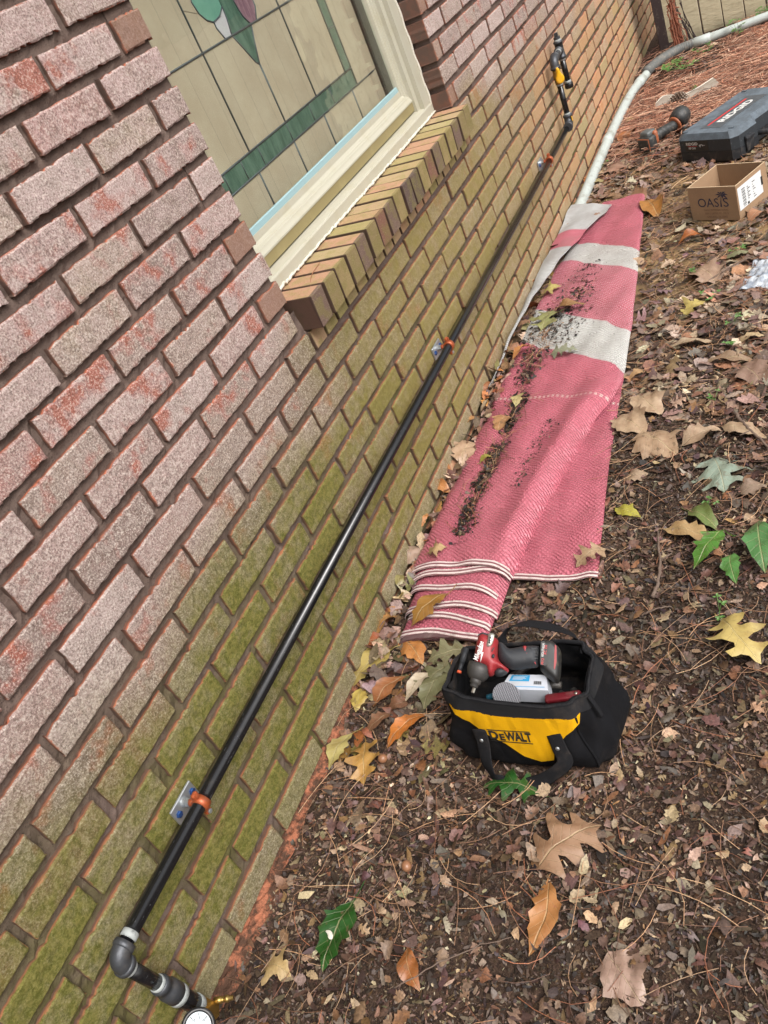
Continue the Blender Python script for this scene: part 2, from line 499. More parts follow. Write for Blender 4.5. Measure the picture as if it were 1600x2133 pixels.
def cam_px(p):
    q = Vector(p) - CAMPOS
    z = q.dot(R_fwd)
    if z < 0.1: return None
    return (384 + 847.3 * q.dot(R_right) / z, 512 + 847.3 * q.dot(R_down) / z, z)

bricks = []
for c in range(C0, C1 + 1):
    z = c * HC + BH / 2 - 0.0013
    i = int(WX0 / LP) - 1
    ph = 0.5 * (c % 2)
    while (i + ph) * LP < WX1:
        x0 = (i + ph) * LP + rng.normal(0, 0.0018); x1 = x0 + BL
        i += 1
        segs = [(x0, x1)]
        if c >= -2 and c * HC < WINTOP:
            segs = []
            a0, a1 = WIN0 - 0.004, WIN1
            if c == -2: a0, a1 = WIN0 + 0.008, WIN1 + 0.004
            if x1 <= a0 + 0.012: segs.append((x0, min(x1, a0)))
            elif x0 >= a1 - 0.012: segs.append((max(x0, a1), x1))
            else:
                if a0 - x0 > 0.03: segs.append((x0, a0))
                if x1 - a1 > 0.03: segs.append((a1, x1))
        for s0, s1 in segs:
            cx = (s0 + s1) / 2; q = cam_px((cx, 0, z)); size = -1
            if q and -60 < q[0] < 828 and -60 < q[1] < 1084: size = (s1 - s0) * 847 / q[2]
            bricks.append([size, cx, z + rng.normal(0, 0.0012), s1 - s0, c])
bricks.sort(key=lambda t: -t[0])
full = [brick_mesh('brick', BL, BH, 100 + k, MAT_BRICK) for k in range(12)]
special = {}
def get_mesh(L):
    if abs(L - BL) < 0.006: return full[rng.integers(len(full))]
    key = round(L, 2)
    if key not in special:
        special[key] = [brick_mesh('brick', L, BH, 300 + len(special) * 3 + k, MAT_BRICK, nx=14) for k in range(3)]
    return special[key][rng.integers(3)]
NPART = 284
rest_V = []; rest_F = []; rest_bl = []; rest_hs = []; rest_rnd = []; nn = 0
for k, (size, cx, z, L, c) in enumerate(bricks):
    me = get_mesh(L)
    y = rng.normal(0, 0.0014)
    if k < NPART:
        o = bpy.data.objects.new('brick', me)
        link(o, (cx, y, z), wall)
        o.rotation_euler = (rng.normal(0, 0.006), rng.normal(0, 0.0035), rng.normal(0, 0.005))
    else:
        V, F = brick_geo(L, BH, seed=int(500 + k % 24), nx=8, nz=4)
        rest_V.append(V + np.array([cx, y, z])); rest_F += [tuple(i + nn for i in f) for f in F]; nn += len(V)
        rest_bl.append(V); rest_hs.append(np.tile([L / 2, 0.05, BH / 2], (len(V), 1))); rest_rnd.append(np.full(len(V), rng.random()))
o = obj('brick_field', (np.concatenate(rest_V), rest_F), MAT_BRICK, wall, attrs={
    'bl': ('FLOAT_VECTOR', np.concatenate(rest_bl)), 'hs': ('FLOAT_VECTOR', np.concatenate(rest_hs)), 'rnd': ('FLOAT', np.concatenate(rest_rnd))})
o['kind'] = 'stuff'

# mortar: recessed sheet with a rough face, opening left for the window
def mortar_strip(x0, x1, z0, z1, yo=0.0112, st=0.012):
    nx = max(2, int((x1 - x0) / st)); nz = max(2, int((z1 - z0) / st))
    X, Z = np.meshgrid(np.linspace(x0, x1, nx), np.linspace(z0, z1, nz), indexing='ij')
    Y = yo + rng.normal(0, 0.0012, X.shape) + 0.0016 * np.sin(X * 37 + 5 * np.sin(Z * 29)) * np.sin(Z * 41 + X * 7) + 0.002 * (rng.random(X.shape) < .05) * -1.0
    return np.stack([X, Y, Z], -1).reshape(-1, 3), [tuple(f) for f in gridF(nx, nz)]
obj('mortar', merge(mortar_strip(WX0, WIN0 - 0.012, C0 * HC, C1 * HC + 0.06, st=0.012), mortar_strip(WIN1 + 0.012, WX1, C0 * HC, C1 * HC + 0.06, st=0.03),
                    mortar_strip(WIN0 - 0.012, WIN1 + 0.012, C0 * HC, -0.03, st=0.02), mortar_strip(WIN0 - 0.012, WIN1 + 0.012, WINTOP, C1 * HC + 0.06, st=0.06),
                    box((WIN0 - 0.012 - 0.0405, 0.055, (WINTOP - 0.05) / 2), (0.08, 0.09, WINTOP + 0.05)),
                    box((WIN1 + 0.012 + 0.0405, 0.055, (WINTOP - 0.05) / 2), (0.08, 0.09, WINTOP + 0.05)),
                    box((2.5, 0.115, -0.45), (8.2, 0.03, 0.80)), box(((WX0 + WIN0) / 2 - 0.04, 0.115, 0.64), (WIN0 - WX0 - 0.09, 0.03, 1.38)), box(((WX1 + WIN1) / 2 + 0.04, 0.115, 0.64), (WX1 - WIN1 - 0.09, 0.03, 1.38))), MAT_MORTAR, wall)

# rowlock sill bricks and the cut closers under them
def sill_mat():
    b = NB('sill_brick'); co = b.objco(); P = b.pos(); nrm_ = b.n('NewGeometry').outputs['Normal']
    rn = b.n('ObjectInfo').outputs['Random']
    sp = b.n('SeparateXYZ', i0=P); bl = b.n('SeparateXYZ', i0=co)
    med = b.noise(P, 30, 5, 0.65); speck = b.noise(P, 420, 4, 0.75); big = b.noise(P, 5, 3)
    rn2 = b.math('FRACT', b.math('MULTIPLY', rn, 53.1))
    f = b.ramp(rn, [(0, lin(128, 112, 78)), (0.25, lin(118, 84, 70)), (0.42, lin(140, 122, 84)), (0.6, lin(92, 76, 70)), (0.72, lin(134, 112, 90)), (0.86, lin(108, 88, 78)), (1, lin(140, 120, 74))], 'CONSTANT')
    f = b.mix(b.math('MULTIPLY', b.step(med, 0.42, 0.6), 0.5), f, lin(116, 108, 58))
    t = b.ramp(rn2, [(0, lin(160, 144, 104)), (0.35, lin(164, 136, 106)), (0.6, lin(148, 138, 90)), (0.85, lin(170, 130, 104))])
    t = b.mix(b.math('MULTIPLY', b.step(med, 0.45, 0.62), 0.5), t, lin(132, 126, 72))
    top = b.step(bl.outputs[1], -0.0540, -0.0505)
    c = b.mix(top, f, t)
    c = b.mix(b.math('MULTIPLY', b.step(speck, 0.56, 0.68), 0.5), c, lin(72, 62, 46))
    c = b.mix(b.math('MULTIPLY', b.step(speck, 0.44, 0.33), 0.4), c, lin(196, 184, 150))
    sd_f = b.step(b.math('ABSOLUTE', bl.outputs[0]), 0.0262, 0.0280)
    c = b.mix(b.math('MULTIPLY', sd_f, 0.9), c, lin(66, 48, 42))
    return b.pbsdf(c, 0.9, 0, b.bump(b.math('ADD', speck, med), 0.7, 0.002), 0.25)
MAT_SILL = sill_mat()
NS = 19
pit = (WIN1 + 0.008 - (WIN0 + 0.010)) / NS
DIRS = np.array([0, 1.0, 0.055]); DIRS /= np.linalg.norm(DIRS)
for k in range(NS):
    x = WIN0 + 0.014 + (k + 0.5) * pit
    r = np.random.default_rng(k)
    V, F = bevel(box((0, 0, 0), (pit - 0.0085, 0.115, 0.076), [(1, 0, 0), DIRS, np.cross((1, 0, 0), DIRS)]), 0.0022, 2)
    V = V + r.normal(0, 0.0005, V.shape)
    o = obj('sill_brick', (V + np.array([x, 0.0125 + r.normal(0, .0012), -0.0455 + r.normal(0, .0012)]), F), MAT_SILL, wall)
    o.rotation_euler = (0, r.normal(0, 0.012), r.normal(0, 0.008))
    V, F = bevel(box((0, 0, 0), (pit - 0.010, 0.08, 0.044)), 0.0018, 1)
    V = V + r.normal(0, 0.0005, V.shape)
    obj('closer_brick', (V + np.array([x + 0.004, 0.041, -0.1125]), F), MAT_SILL, wall)
obj('sill_mortar', box(((WIN0 + WIN1) / 2 + 0.013, 0.023, -0.050), (WIN1 - WIN0 - 0.012, 0.100, 0.060), [(1, 0, 0), DIRS, np.cross((1, 0, 0), DIRS)]), MAT_MORTAR, wall)

# smeared orange mortar and clay at the foot of the near courses
def foot_fn():
    nx, ny = 120, 9
    V = []
    for i in range(nx):
        x = -1.2 + 1.75 * i / (nx - 1)
        wdt = 0.050 * (0.72 + 0.35 * math.sin(x * 31) * math.sin(x * 13 + 1)) * (1 - max(0, (x + 0.15) / 0.7)) + 0.004
        for j in range(ny):
            t = j / (ny - 1)
            V.append((x, 0.008 - (wdt + 0.008) * t + rng.normal(0, 0.0012), -0.747 - 0.026 * t ** 1.5 + rng.normal(0, 0.0022)))
    return np.array(V), [tuple(f) for f in gridF(nx, ny)]
b = NB('clay_mortar'); P = b.pos(); n1 = b.noise(P, 38, 5, 0.7); n2 = b.noise(P, 220, 3)
MAT_FOOT = b.pbsdf(b.mix(b.step(n1, 0.36, 0.58), lin(164, 104, 78), lin(80, 58, 46)), 0.9, 0, b.bump(b.math('ADD', n1, n2), 0.9, 0.006), 0.2)
obj('mortar_smear', foot_fn(), MAT_FOOT, wall)

# ------------------------------------------------------------------ window
def paint_mat(name, col, dirt=0.3):
    b = NB(name); P = b.pos(); n1 = b.noise(P, 18, 5, 0.65); n2 = b.noise(P, 160, 4, 0.7)
    c = b.mix(b.math('MULTIPLY', b.step(n1, 0.45, 0.7), dirt), col, lin(150, 138, 98))
    c = b.mix(b.math('MULTIPLY', b.step(n2, 0.66, 0.74), 0.6), c, lin(80, 70, 50))
    return b.pbsdf(c, 0.45, 0, b.bump(n2, 0.2, 0.001), 0.4)
CREAM = paint_mat('cream_paint', lin(172, 168, 152), 0.18); CREAM2 = paint_mat('shaded_stained_cream_paint', lin(138, 126, 88), 0.6)
SEAL = worn('white_caulk', lin(205, 200, 186), 0.6, amount=0.4, scale=120, bumpk=0.6)
win = obj('window', merge(
    # outer casing, both jambs and head
    box((WIN1 - 0.030, 0.085, 0.66), (0.06, 0.036, 1.35)), box((WIN1 - 0.072, 0.098, 0.67), (0.024, 0.032, 1.33)),
    box((WIN0 + 0.030, 0.085, 0.66), (0.06, 0.036, 1.35)), box((WIN0 + 0.072, 0.098, 0.67), (0.024, 0.032, 1.33)),
    box(((WIN0 + WIN1) / 2, 0.083, 1.30), (WIN1 - WIN0, 0.032, 0.06))), CREAM, wall)
def beam(name, prof, mat, x0, x1, parent):
    """profile (y,z) swept along x"""
    n = len(prof)
    V = [(x0, y, z) for y, z in prof] + [(x1, y, z) for y, z in prof]
    F = [(i, (i + 1) % n, n + (i + 1) % n, n + i) for i in range(n)] + [tuple(reversed(range(n))), tuple(range(n, 2 * n))]
    return obj(name, (np.array(V), F), mat, parent)
beam('wooden_sill', [(0.064, 0.000), (0.064, 0.027), (0.0665, 0.031), (0.094, 0.037), (0.12, 0.038), (0.12, -0.01)], CREAM, WIN0, WIN1, win)
beam('sill_apron', [(0.0912, 0.0415), (0.090, 0.067), (0.118, 0.068), (0.118, 0.0385)], CREAM2, WIN0 + 0.05, WIN1 - 0.06, win)  # face in shade and stained, both mixed into its darker paint
beam('bottom_rail', [(0.088, 0.0675), (0.088, 0.0715), (0.0935, 0.080), (0.0955, 0.0855), (0.098, 0.0855), (0.1005, 0.091), (0.103, 0.091), (0.1075, 0.0975), (0.1085, 0.112), (0.121, 0.112), (0.121, 0.0675)], CREAM, WIN0 + 0.05, WIN1 - 0.062, win)
for xs, sg in ((WIN1 - 0.0625, 1), (WIN0 + 0.0625, -1)):
    pr = [(0.0, 0.094), (-0.012, 0.094), (-0.014, 0.099), (-0.021, 0.0995), (-0.023, 0.104), (-0.031, 0.106), (-0.033, 0.121), (0.0, 0.121)]
    V = [(xs + sg * (a - 0.012), y + 0.0006, z) for z in (0.0695, 1.28) for a, y in pr]
    n = len(pr); F = [(i, (i + 1) % n, n + (i + 1) % n, n + i) for i in range(n)] + [tuple(range(n))[::-1], tuple(range(n, 2 * n))]
    obj('stile', (np.array(V), F), CREAM, win)
GAP = worn('shadow_gap', (0.02, 0.018, 0.015), 0.9)
SKYREF = worn('pale_blue_sky_reflection', lin(140, 168, 172), 0.35, amount=0.15)
beam('sky_reflection_strip', [(0.1105, 0.110), (0.1105, 0.1135), (0.1122, 0.1245), (0.1165, 0.127), (0.1165, 0.110)], SKYREF, WIN0 + 0.09, WIN1 - 0.104, win)  # sky reflection along the bottom of the glass, modelled as a pale blue strip
obj('caulk_bead', tube(np.array([(x, 0.0625 + rng.normal(0, .0010), 0.0015 + rng.normal(0, .0012)) for x in np.linspace(WIN0, WIN1, 160)]), rng.uniform(.0026, .0046, 160), 6), SEAL, win, True)
obj('caulk_bead', tube(np.array([(WIN1 - 0.001, 0.066 + 0.0015 * math.sin(z * 80), z) for z in np.linspace(0.02, 1.3, 90)]), 0.0042, 6), SEAL, win, True)
# stained glass panel behind the outer pane: every piece of glass on its own, lead cames between
def glass_mat(name, c1, c2, sc=12, rough=0.25, streak=(1, 1, 1)):
    b = NB(name); mp = b.n('Mapping', Vector=b.pos(), Scale=streak)
    n1 = b.noise(mp.outputs[0], sc, 5, 0.7)
    cc_ = b.mix(b.step(n1, 0.3, 0.7), c1, c2)
    if name.startswith('opal'):  # upright board reflections painted into the glass colour as thin lines and tints
        px__ = b.n('SeparateXYZ', i0=b.pos()).outputs[0]
        fr__ = b.math('ABSOLUTE', b.math('SUBTRACT', b.math('FRACT', b.math('MULTIPLY', px__, 15.3)), 0.5))
        cc_ = b.mix(b.math('MULTIPLY', b.step(fr__, 0.020, 0.006), 0.5), cc_, lin(128, 118, 108))
        cc_ = b.mix(b.math('MULTIPLY', b.math('FRACT', b.math('MULTIPLY', b.math('FLOOR', b.math('ADD', b.math('MULTIPLY', px__, 15.3), 0.5)), 0.37)), 0.25), cc_, lin(170, 154, 136))
    return b.pbsdf(cc_, rough, 0, b.bump(n1, 0.25, 0.004), 0.4)
G_BEI = glass_mat('opal_beige_glass', lin(190, 170, 146), lin(204, 186, 162), 6)
G_GRN = glass_mat('streaky_green_glass', lin(66, 96, 82), lin(100, 126, 110), 40, 0.25, (1, 1, 0.25))
G_TEA = glass_mat('teal_glass', lin(112, 158, 140), lin(128, 172, 152), 9)
G_WHI = glass_mat('white_glass', lin(200, 198, 200), lin(214, 200, 206), 20)
G_PUR = glass_mat('purple_glass', lin(120, 82, 98), lin(168, 130, 140), 30, 0.25, (3, 1, 0.6))
LEAD = worn('lead_came', lin(96, 102, 106), 0.4, 0.4, amount=0.3)
GY = 0.150
def pane(poly, mat, name='glass_piece'):
    P = np.asarray(poly, float); cpt = P.mean(0)
    P = cpt + (P - cpt) * (1 - 0.0016 / max(np.abs(P - cpt).max(), 0.01))
    fr = ((0, GY, 0), (1, 0, 0), (0, 0, 1), (0, -1, 0))
    return obj(name, prism(P, fr, -0.002 + rng.uniform(0, .0006), 0.0015), mat, win)
XV = [0.60, 0.83, 1.035, 1.238, 1.436, 1.645]
XE = 1.845
cols = list(zip(XV[:-1], XV[1:])) + [(1.645, 1.69)]
for a, c2 in cols:
    if (a, c2) != (1.645, 1.69): pane([(a, 0.105), (c2, 0.105), (c2, 0.197), (a, 0.197)], G_BEI)
    else: pane([(1.645, 0.105), (XE, 0.105), (XE, 0.197), (1.645, 0.197)], G_BEI)
for a, c2 in ((0.6, 0.775), (0.775, 0.90), (0.90, 0.985), (0.985, 1.075), (1.075, 1.238), (1.238, 1.38), (1.38, 1.52), (1.52, 1.69)):
    pane([(a, 0.197), (c2, 0.197), (c2, 0.245), (a, 0.245)], G_GRN)
for zz0, zz1 in ((0.245, 0.36), (0.36, 0.47), (0.47, 0.62), (0.62, 0.80), (0.8, 1.0)):
    pane([(1.645, zz0), (1.69, zz0), (1.69, zz1), (1.645, zz1)], G_GRN)
pane([(1.69, 0.197), (XE, 0.197), (XE, 1.28), (1.69, 1.28)], G_BEI)
for a, c2 in ((0.6, 0.83), (0.83, 1.035), (1.436, 1.645)):
    pane([(a, 0.245), (c2, 0.245), (c2, 0.467), (a, 0.467)], G_BEI)
pane([(1.035, 0.245), (1.238, 0.245), (1.238, 0.385), (1.225, 0.395), (1.197, 0.438), (1.177, 0.467), (1.035, 0.467)], G_BEI)
pane([(1.238, 0.245), (1.436, 0.245), (1.436, 0.467), (1.277, 0.467), (1.258, 0.43), (1.238, 0.385)], G_BEI)
pane([(1.177, 0.467), (1.197, 0.438), (1.225, 0.395), (1.238, 0.385), (1.258, 0.43), (1.277, 0.467)], G_GRN)
pane([(1.177, 0.467), (1.277, 0.467), (1.256, 0.49), (1.245, 0.53), (1.24, 0.60), (1.19, 0.60), (1.19, 0.527), (1.187, 0.50)], G_GRN)
pane([(1.146, 0.467), (1.177, 0.467), (1.187, 0.50), (1.19, 0.527), (1.165, 0.513), (1.130, 0.508), (1.130, 0.495)], G_WHI)
pane([(1.277, 0.467), (1.307, 0.467), (1.329, 0.495), (1.335, 0.60), (1.24, 0.60), (1.245, 0.53), (1.256, 0.49)], G_PUR)
pane([(1.09, 0.535), (1.108, 0.517), (1.130, 0.508), (1.165, 0.513), (1.19, 0.527), (1.19, 0.60), (1.10, 0.60), (1.082, 0.56)], G_TEA)
pane([(1.035, 0.467), (1.146, 0.467), (1.130, 0.495), (1.130, 0.508), (1.108, 0.517), (1.09, 0.535), (1.035, 0.555)], G_BEI)
pane([(1.307, 0.467), (1.436, 0.467), (1.436, 1.28), (1.335, 1.28), (1.335, 0.60), (1.329, 0.495)], G_BEI)
pane([(1.035, 0.555), (1.09, 0.535), (1.082, 0.56), (1.10, 0.60), (1.10, 1.28), (1.035, 1.28)], G_BEI)
pane([(1.10, 0.60), (1.335, 0.60), (1.335, 1.28), (1.10, 1.28)], G_TEA)
for a, c2 in ((0.6, 0.83), (0.83, 1.035), (1.436, 1.645)):
    pane([(a, 0.467), (c2, 0.467), (c2, 1.28), (a, 1.28)], G_BEI)
def came(pts, r=0.0026):
    P = np.array([(x, GY - 0.002, z) for x, z in pts])
    return tube(P, r, 6)
obj('lead_came', merge(came([(0.6, 0.467), (1.69, 0.467)]), came([(0.6, 0.245), (1.69, 0.245)]), came([(0.6, 0.197), (1.82, 0.197)]),
    *[came([(x, 0.105), (x, 0.197)], 0.0028) for x in XV], *[came([(x, 0.245), (x, 0.467 if x == 1.238 else 1.28)], 0.0028) for x in XV if x != 1.238],
    came([(1.238, 0.245), (1.238, 0.385)], 0.0028),
    *[came([(x, 0.197), (x, 0.245)], 0.0014) for x in (0.775, 0.9, 0.985, 1.075, 1.238, 1.38, 1.52)],
    came([(1.69, 0.197), (1.69, 1.28)], 0.0026), came([(1.645, 0.36), (1.69, 0.36)], 0.0016), came([(1.645, 0.62), (1.69, 0.62)], 0.0016),
    came([(1.177, 0.467), (1.197, 0.438), (1.225, 0.395), (1.238, 0.385)], 0.002), came([(1.277, 0.467), (1.258, 0.43), (1.238, 0.385)], 0.002),
    came([(1.146, 0.467), (1.130, 0.495), (1.130, 0.508), (1.165, 0.513), (1.19, 0.527), (1.187, 0.50), (1.177, 0.467)], 0.002),
    came([(1.13, 0.508), (1.108, 0.517), (1.09, 0.535), (1.082, 0.56), (1.1, 0.6)], 0.002), came([(1.307, 0.467), (1.329, 0.495), (1.335, 0.6)], 0.002),
    came([(1.277, 0.467), (1.256, 0.49), (1.245, 0.53), (1.24, 0.60)], 0.002)), LEAD, win, True)
obj('backing_board', box(((WIN0 + WIN1) / 2, 0.175, 0.66), (WIN1 - WIN0 + 0.3, 0.02, 1.36)), worn('room_shade', lin(90, 82, 70), 0.9), win)
# outer pane of clear glass
b = NB('clear_pane')
lw = b.n('LayerWeight', Blend=0.5)
fr_ = b.math('ADD', 0.07, b.math('MULTIPLY', b.math('POWER', lw.outputs['Facing'], 4.0), 0.75))
tr = b.n('BsdfTransparent', Color=(0.93, 0.96, 0.95)); wv_ = b.noise(b.pos(), 7, 2)
gl = b.n('BsdfGlossy', Roughness=0.02, Color=(1, 1, 1), Normal=b.bump(wv_, 0.15, 0.01))
mx = b.n('MixShader', i0=fr_, i1=tr, i2=gl)
b.t.links.new(mx.outputs[0], b.out.inputs[0]); PANE = b.m
obj('clear_pane', box(((WIN0 + WIN1) / 2, 0.117, 0.68), (WIN1 - WIN0 - 0.16, 0.003, 1.20)), PANE, win)

# ------------------------------------------------------------------ ground
G0 = -0.772
def gz(x, y):
    x = np.asarray(x, float); y = np.asarray(y, float)
    h = 0.006 * np.sin(x * 5.1 + 1.3 * y) * np.sin(y * 6.3 + 0.5) + 0.004 * np.sin(x * 13.7 + y * 4) * np.sin(y * 17.1 - x * 3) + 0.002 * np.sin(31 * x + 11 * y) * np.sin(27 * y)
    h = h * np.clip(1.4 - np.abs(x - 2) * 0.04, 0.4, 1)
    h = h + 0.012 * np.exp(-((y + 0.02) / 0.05) ** 2) * (x < 3)
    h = h - 0.03 * np.clip((x - 3.0) / 1.5, 0, 1) * np.exp(-((y + 0.0) / 0.12) ** 2)
    return G0 + h

def ground_mat():
    b = NB('forest_soil'); P = b.pos(); ps = b.n('SeparateXYZ', i0=P)
    n1 = b.noise(P, 9, 5, 0.65); n2 = b.noise(P, 70, 6, 0.75); n3 = b.noise(P, 350, 3, 0.7)
    c = b.mix(b.step(n2, 0.35, 0.65), lin(44, 34, 29), lin(84, 66, 54))
    c = b.mix(b.math('MULTIPLY', b.step(n3, 0.6, 0.7), 0.6), c, lin(150, 122, 96))
    bare = b.math('MULTIPLY', b.math('MULTIPLY', b.step(ps.outputs[0], 1.5, 2.3), b.step(ps.outputs[0], 3.6, 2.9)), b.step(n1, 0.35, 0.6))
    c = b.mix(bare, c, b.mix(n2, lin(138, 112, 78), lin(168, 140, 100)))
    return b.pbsdf(c, 0.95, 0, b.bump(b.math('ADD', n2, b.math('MULTIPLY', n3, 0.5)), 0.9, 0.008), 0.2)
xs = np.concatenate([np.linspace(-30, -1.8, 8)[:-1], np.linspace(-1.8, 6.8, 260), np.linspace(6.8, 40, 8)[1:]])
ys = np.concatenate([np.linspace(-40, -2.4, 9)[:-1], np.linspace(-2.4, 0.3, 110), np.linspace(0.3, 20, 5)[1:]])
Xg, Yg = np.meshgrid(xs, ys, indexing='ij')
Zg = gz(Xg, Yg)
Zg = np.where(Yg > 0.03, -0.86, Zg)
ground = obj('ground', (np.stack([Xg, Yg, Zg], -1).reshape(-1, 3), [tuple(f) for f in gridF(len(xs), len(ys))]), ground_mat(), None, True, origin=np.array([2.0, -0.6, -0.772]))
ground['kind'] = 'structure'

# ------------------------------------------------------------------ fence at the far end
def board_mat():
    b = NB('brushed_cream_board'); P = b.pos(); rn = b.n('ObjectInfo').outputs['Random']
    mp = b.n('Mapping', Vector=P, Scale=(1, 0.25, 1.0)); st = b.noise(mp.outputs[0], 75, 4, 0.7); n1 = b.noise(P, 8, 4)
    ps = b.n('SeparateXYZ', i0=P)
    c = b.mix(rn, lin(196, 186, 158), lin(184, 174, 146))
    c = b.mix(b.math('MULTIPLY', b.step(st, 0.5, 0.68), 0.45), c, lin(146, 136, 110))
    lowd = b.step(b.math('ADD', ps.outputs[2], b.math('MULTIPLY', n1, 0.16)), -0.60, -0.72)
    c = b.mix(b.math('MULTIPLY', lowd, 0.8), c, lin(74, 76, 56))
    return b.pbsdf(c, 0.7, 0, b.bump(st, 0.8, 0.006), 0.3)
MAT_BOARD = board_mat(); DARKW = worn('dark_weathered_shaded_wood', lin(58, 46, 46), 0.85, amount=0.4)
fence = empty('board_fence', (5.16, -1.0, -0.80), 'cream painted board fence with dark gaps at the far end of the wall', 'fence')
yb = [-0.142, -0.254, -0.378, -0.4985, -0.612, -0.728, -0.845, -0.96, -1.08, -1.2, -1.315, -1.43, -1.55, -1.665, -1.78, -1.9]
for k, (a, c2) in enumerate(zip(yb[:-1], yb[1:])):
    g_ = 0.0012 if k == 3 else 0.0045
    V, F = bevel(box((5.16, (a + c2) / 2, 0.20 + rng.normal(0, .006)), (0.018, a - c2 - 2 * g_, 1.90)), 0.002, 1)
    obj('board', (V + np.array([rng.normal(0, .0015), 0, 0]), F), MAT_BOARD, fence)
obj('rail', box((5.189, -1.02, -0.35), (0.036, 1.75, 0.085)), DARKW, fence)
obj('rail', box((5.189, -1.02, 0.75), (0.036, 1.75, 0.085)), DARKW, fence)
obj('fence_post', bevel(box((5.192, -0.155, 0.15), (0.08, 0.06, 2.0)), 0.003, 1), DARKW, fence)  # dark band at the fence edge: its shaded side, given by the wood colour

# ------------------------------------------------------------------ drain pipe along the foot of the wall
PVC = worn('grey_white_pvc', lin(178, 186, 182), 0.4, amount=0.6, dust=lin(120, 110, 92), scale=14)
BLKP = worn('black_corrugated_plastic', lin(96, 98, 96), 0.6, amount=0.7)
drain = empty('drain_pipe', (4.0, -0.07, -0.77), 'grey white plastic drain pipe running along the wall foot and fence', 'pipe')
dp = smooth_path([(2.55, -0.035, -0.752), (2.974, -0.040, -0.744), (3.343, -0.041, -0.740), (3.902, -0.046, -0.738), (4.382, -0.064, -0.737), (4.667, -0.110, -0.735)], 60)
dp[:, 2] -= 0.010
obj('pvc_run', tube(dp, 0.0235, 16), PVC, drain, True)
for t in (30, 52):
    d = dp[t + 1] - dp[t]; d /= np.linalg.norm(d)
    obj('coupling', lathe([(0, 0.0235), (0.002, 0.0268), (0.075, 0.0268), (0.077, 0.0235)], dp[t], d, 20), PVC, drain, True)
cp = smooth_path([(4.655, -0.107, -0.735), (4.80, -0.165, -0.733), (4.90, -0.25, -0.732), (4.93, -0.345, -0.730)], 66)
obj('corrugated_bend', tube(cp, [0.0262 + 0.0026 * (k % 3 == 0) for k in range(66)], 16), BLKP, drain, True)
cp2 = smooth_path([(4.925, -0.33, -0.730), (4.93, -0.50, -0.728), (4.955, -0.75, -0.725), (4.97, -1.1, -0.722)], 30)
obj('pvc_run', tube(cp2, 0.0240, 16), PVC, drain, True)
d = cp2[3] - cp2[1]; d /= np.linalg.norm(d)
obj('coupling', lathe([(0, 0.024), (0.002, 0.0275), (0.09, 0.0275), (0.092, 0.024)], cp2[1], d, 20), PVC, drain, True)

# ------------------------------------------------------------------ gas pipe on the wall
def pipe_mat():
    b = NB('black_steel_pipe'); co = b.pos(); n1 = b.noise(co, 24, 5, 0.7)
    mp = b.n('Mapping', Vector=co, Scale=(1, 6, 6)); sc = b.noise(mp.outputs[0], 60, 4, 0.7)
    c = b.mix(b.math('MULTIPLY', b.step(sc, 0.63, 0.71), 0.7), (0.007, 0.007, 0.008), lin(98, 98, 98))
    c = b.mix(b.math('MULTIPLY', b.step(n1, 0.58, 0.78), 0.10), c, lin(120, 108, 90))
    return b.pbsdf(c, b.math('ADD', 0.10, b.math('MULTIPLY', n1, 0.16)), 0.0, b.bump(n1, 0.1, 0.002), 0.6)
PIPE = pipe_mat()
IRON = worn('malleable_iron_fitting', lin(74, 76, 80), 0.42, 0.5, amount=0.3, bumpk=0.5, bscale=320)
DOPE = worn('white_thread_sealant', lin(158, 162, 160), 0.6, amount=0.9, dust=lin(54, 56, 56), scale=120, bumpk=0.8)
BRASS = worn('brass', lin(170, 140, 78), 0.3, 0.9, amount=0.25)
YEL = worn('yellow_handle', lin(226, 168, 20), 0.4, amount=0.15)
PY, PZ, PR = -0.042, -0.452, 0.0118
gas = empty('gas_pipe', (1.25, PY, PZ), 'long black steel gas pipe clamped low along the brick wall', 'pipe')
obj('pipe', cyl((-0.452, PY, PZ), (3.0, PY, PZ - 0.002), PR, 24), PIPE, gas, True)
def elbow(name, c0, din, dout, rb, r, mat):
    """band-ended elbow: enters along din, leaves along dout; c0 = corner point"""
    c0 = np.asarray(c0, float); din = np.asarray(din, float) / np.linalg.norm(din); dout = np.asarray(dout, float) / np.linalg.norm(dout)
    pts = [c0 - din * rb + (din * rb) * 2 * t * (1 - t) * 0 for t in (0,)]
    path = []
    for t in np.linspace(0, 1, 14):
        path.append((1 - t) ** 2 * (c0 - din * rb) + 2 * t * (1 - t) * c0 + t ** 2 * (c0 + dout * rb))
    a = tube(np.array(path), r, 18)
    b1 = lathe([(0, r * 0.98), (0.0005, r * 1.14), (0.009, r * 1.14), (0.0105, r)], c0 - din * (rb + 0.006), din, 20)
    b2 = lathe([(0, r), (0.0005, r * 1.14), (0.009, r * 1.14), (0.0105, r * 0.98)], c0 + dout * (rb - 0.0035), dout, 20)
    return obj(name, merge(a, b1, b2), mat, gas, True)
def ring(p, d, r, w_=0.008):
    d = np.asarray(d, float); d = d / np.linalg.norm(d)
    return obj('sealant_ring', lathe([(0, r), (0.0008, r + 0.0016), (w_ * .5, r + 0.0016), (w_ - 0.0008, r + 0.0013), (w_, r)], p, d, 20), DOPE, gas, True)
E0 = np.array([-0.4785, PY, PZ]); E1 = np.array([-0.447, -0.046, -0.715]); dn = (E1 - E0) / np.linalg.norm(E1 - E0)
elbow('elbow', E0, (-1, 0, 0), dn, 0.021, 0.0152, IRON)
ring((-0.4465, PY, PZ), (1, 0, 0), PR, 0.012)
ring(E0 + dn * 0.029, dn, PR, 0.007)
obj('nipple', cyl(E0 + dn * 0.02, E0 + dn * 0.125, PR, 20), PIPE, gas, True)
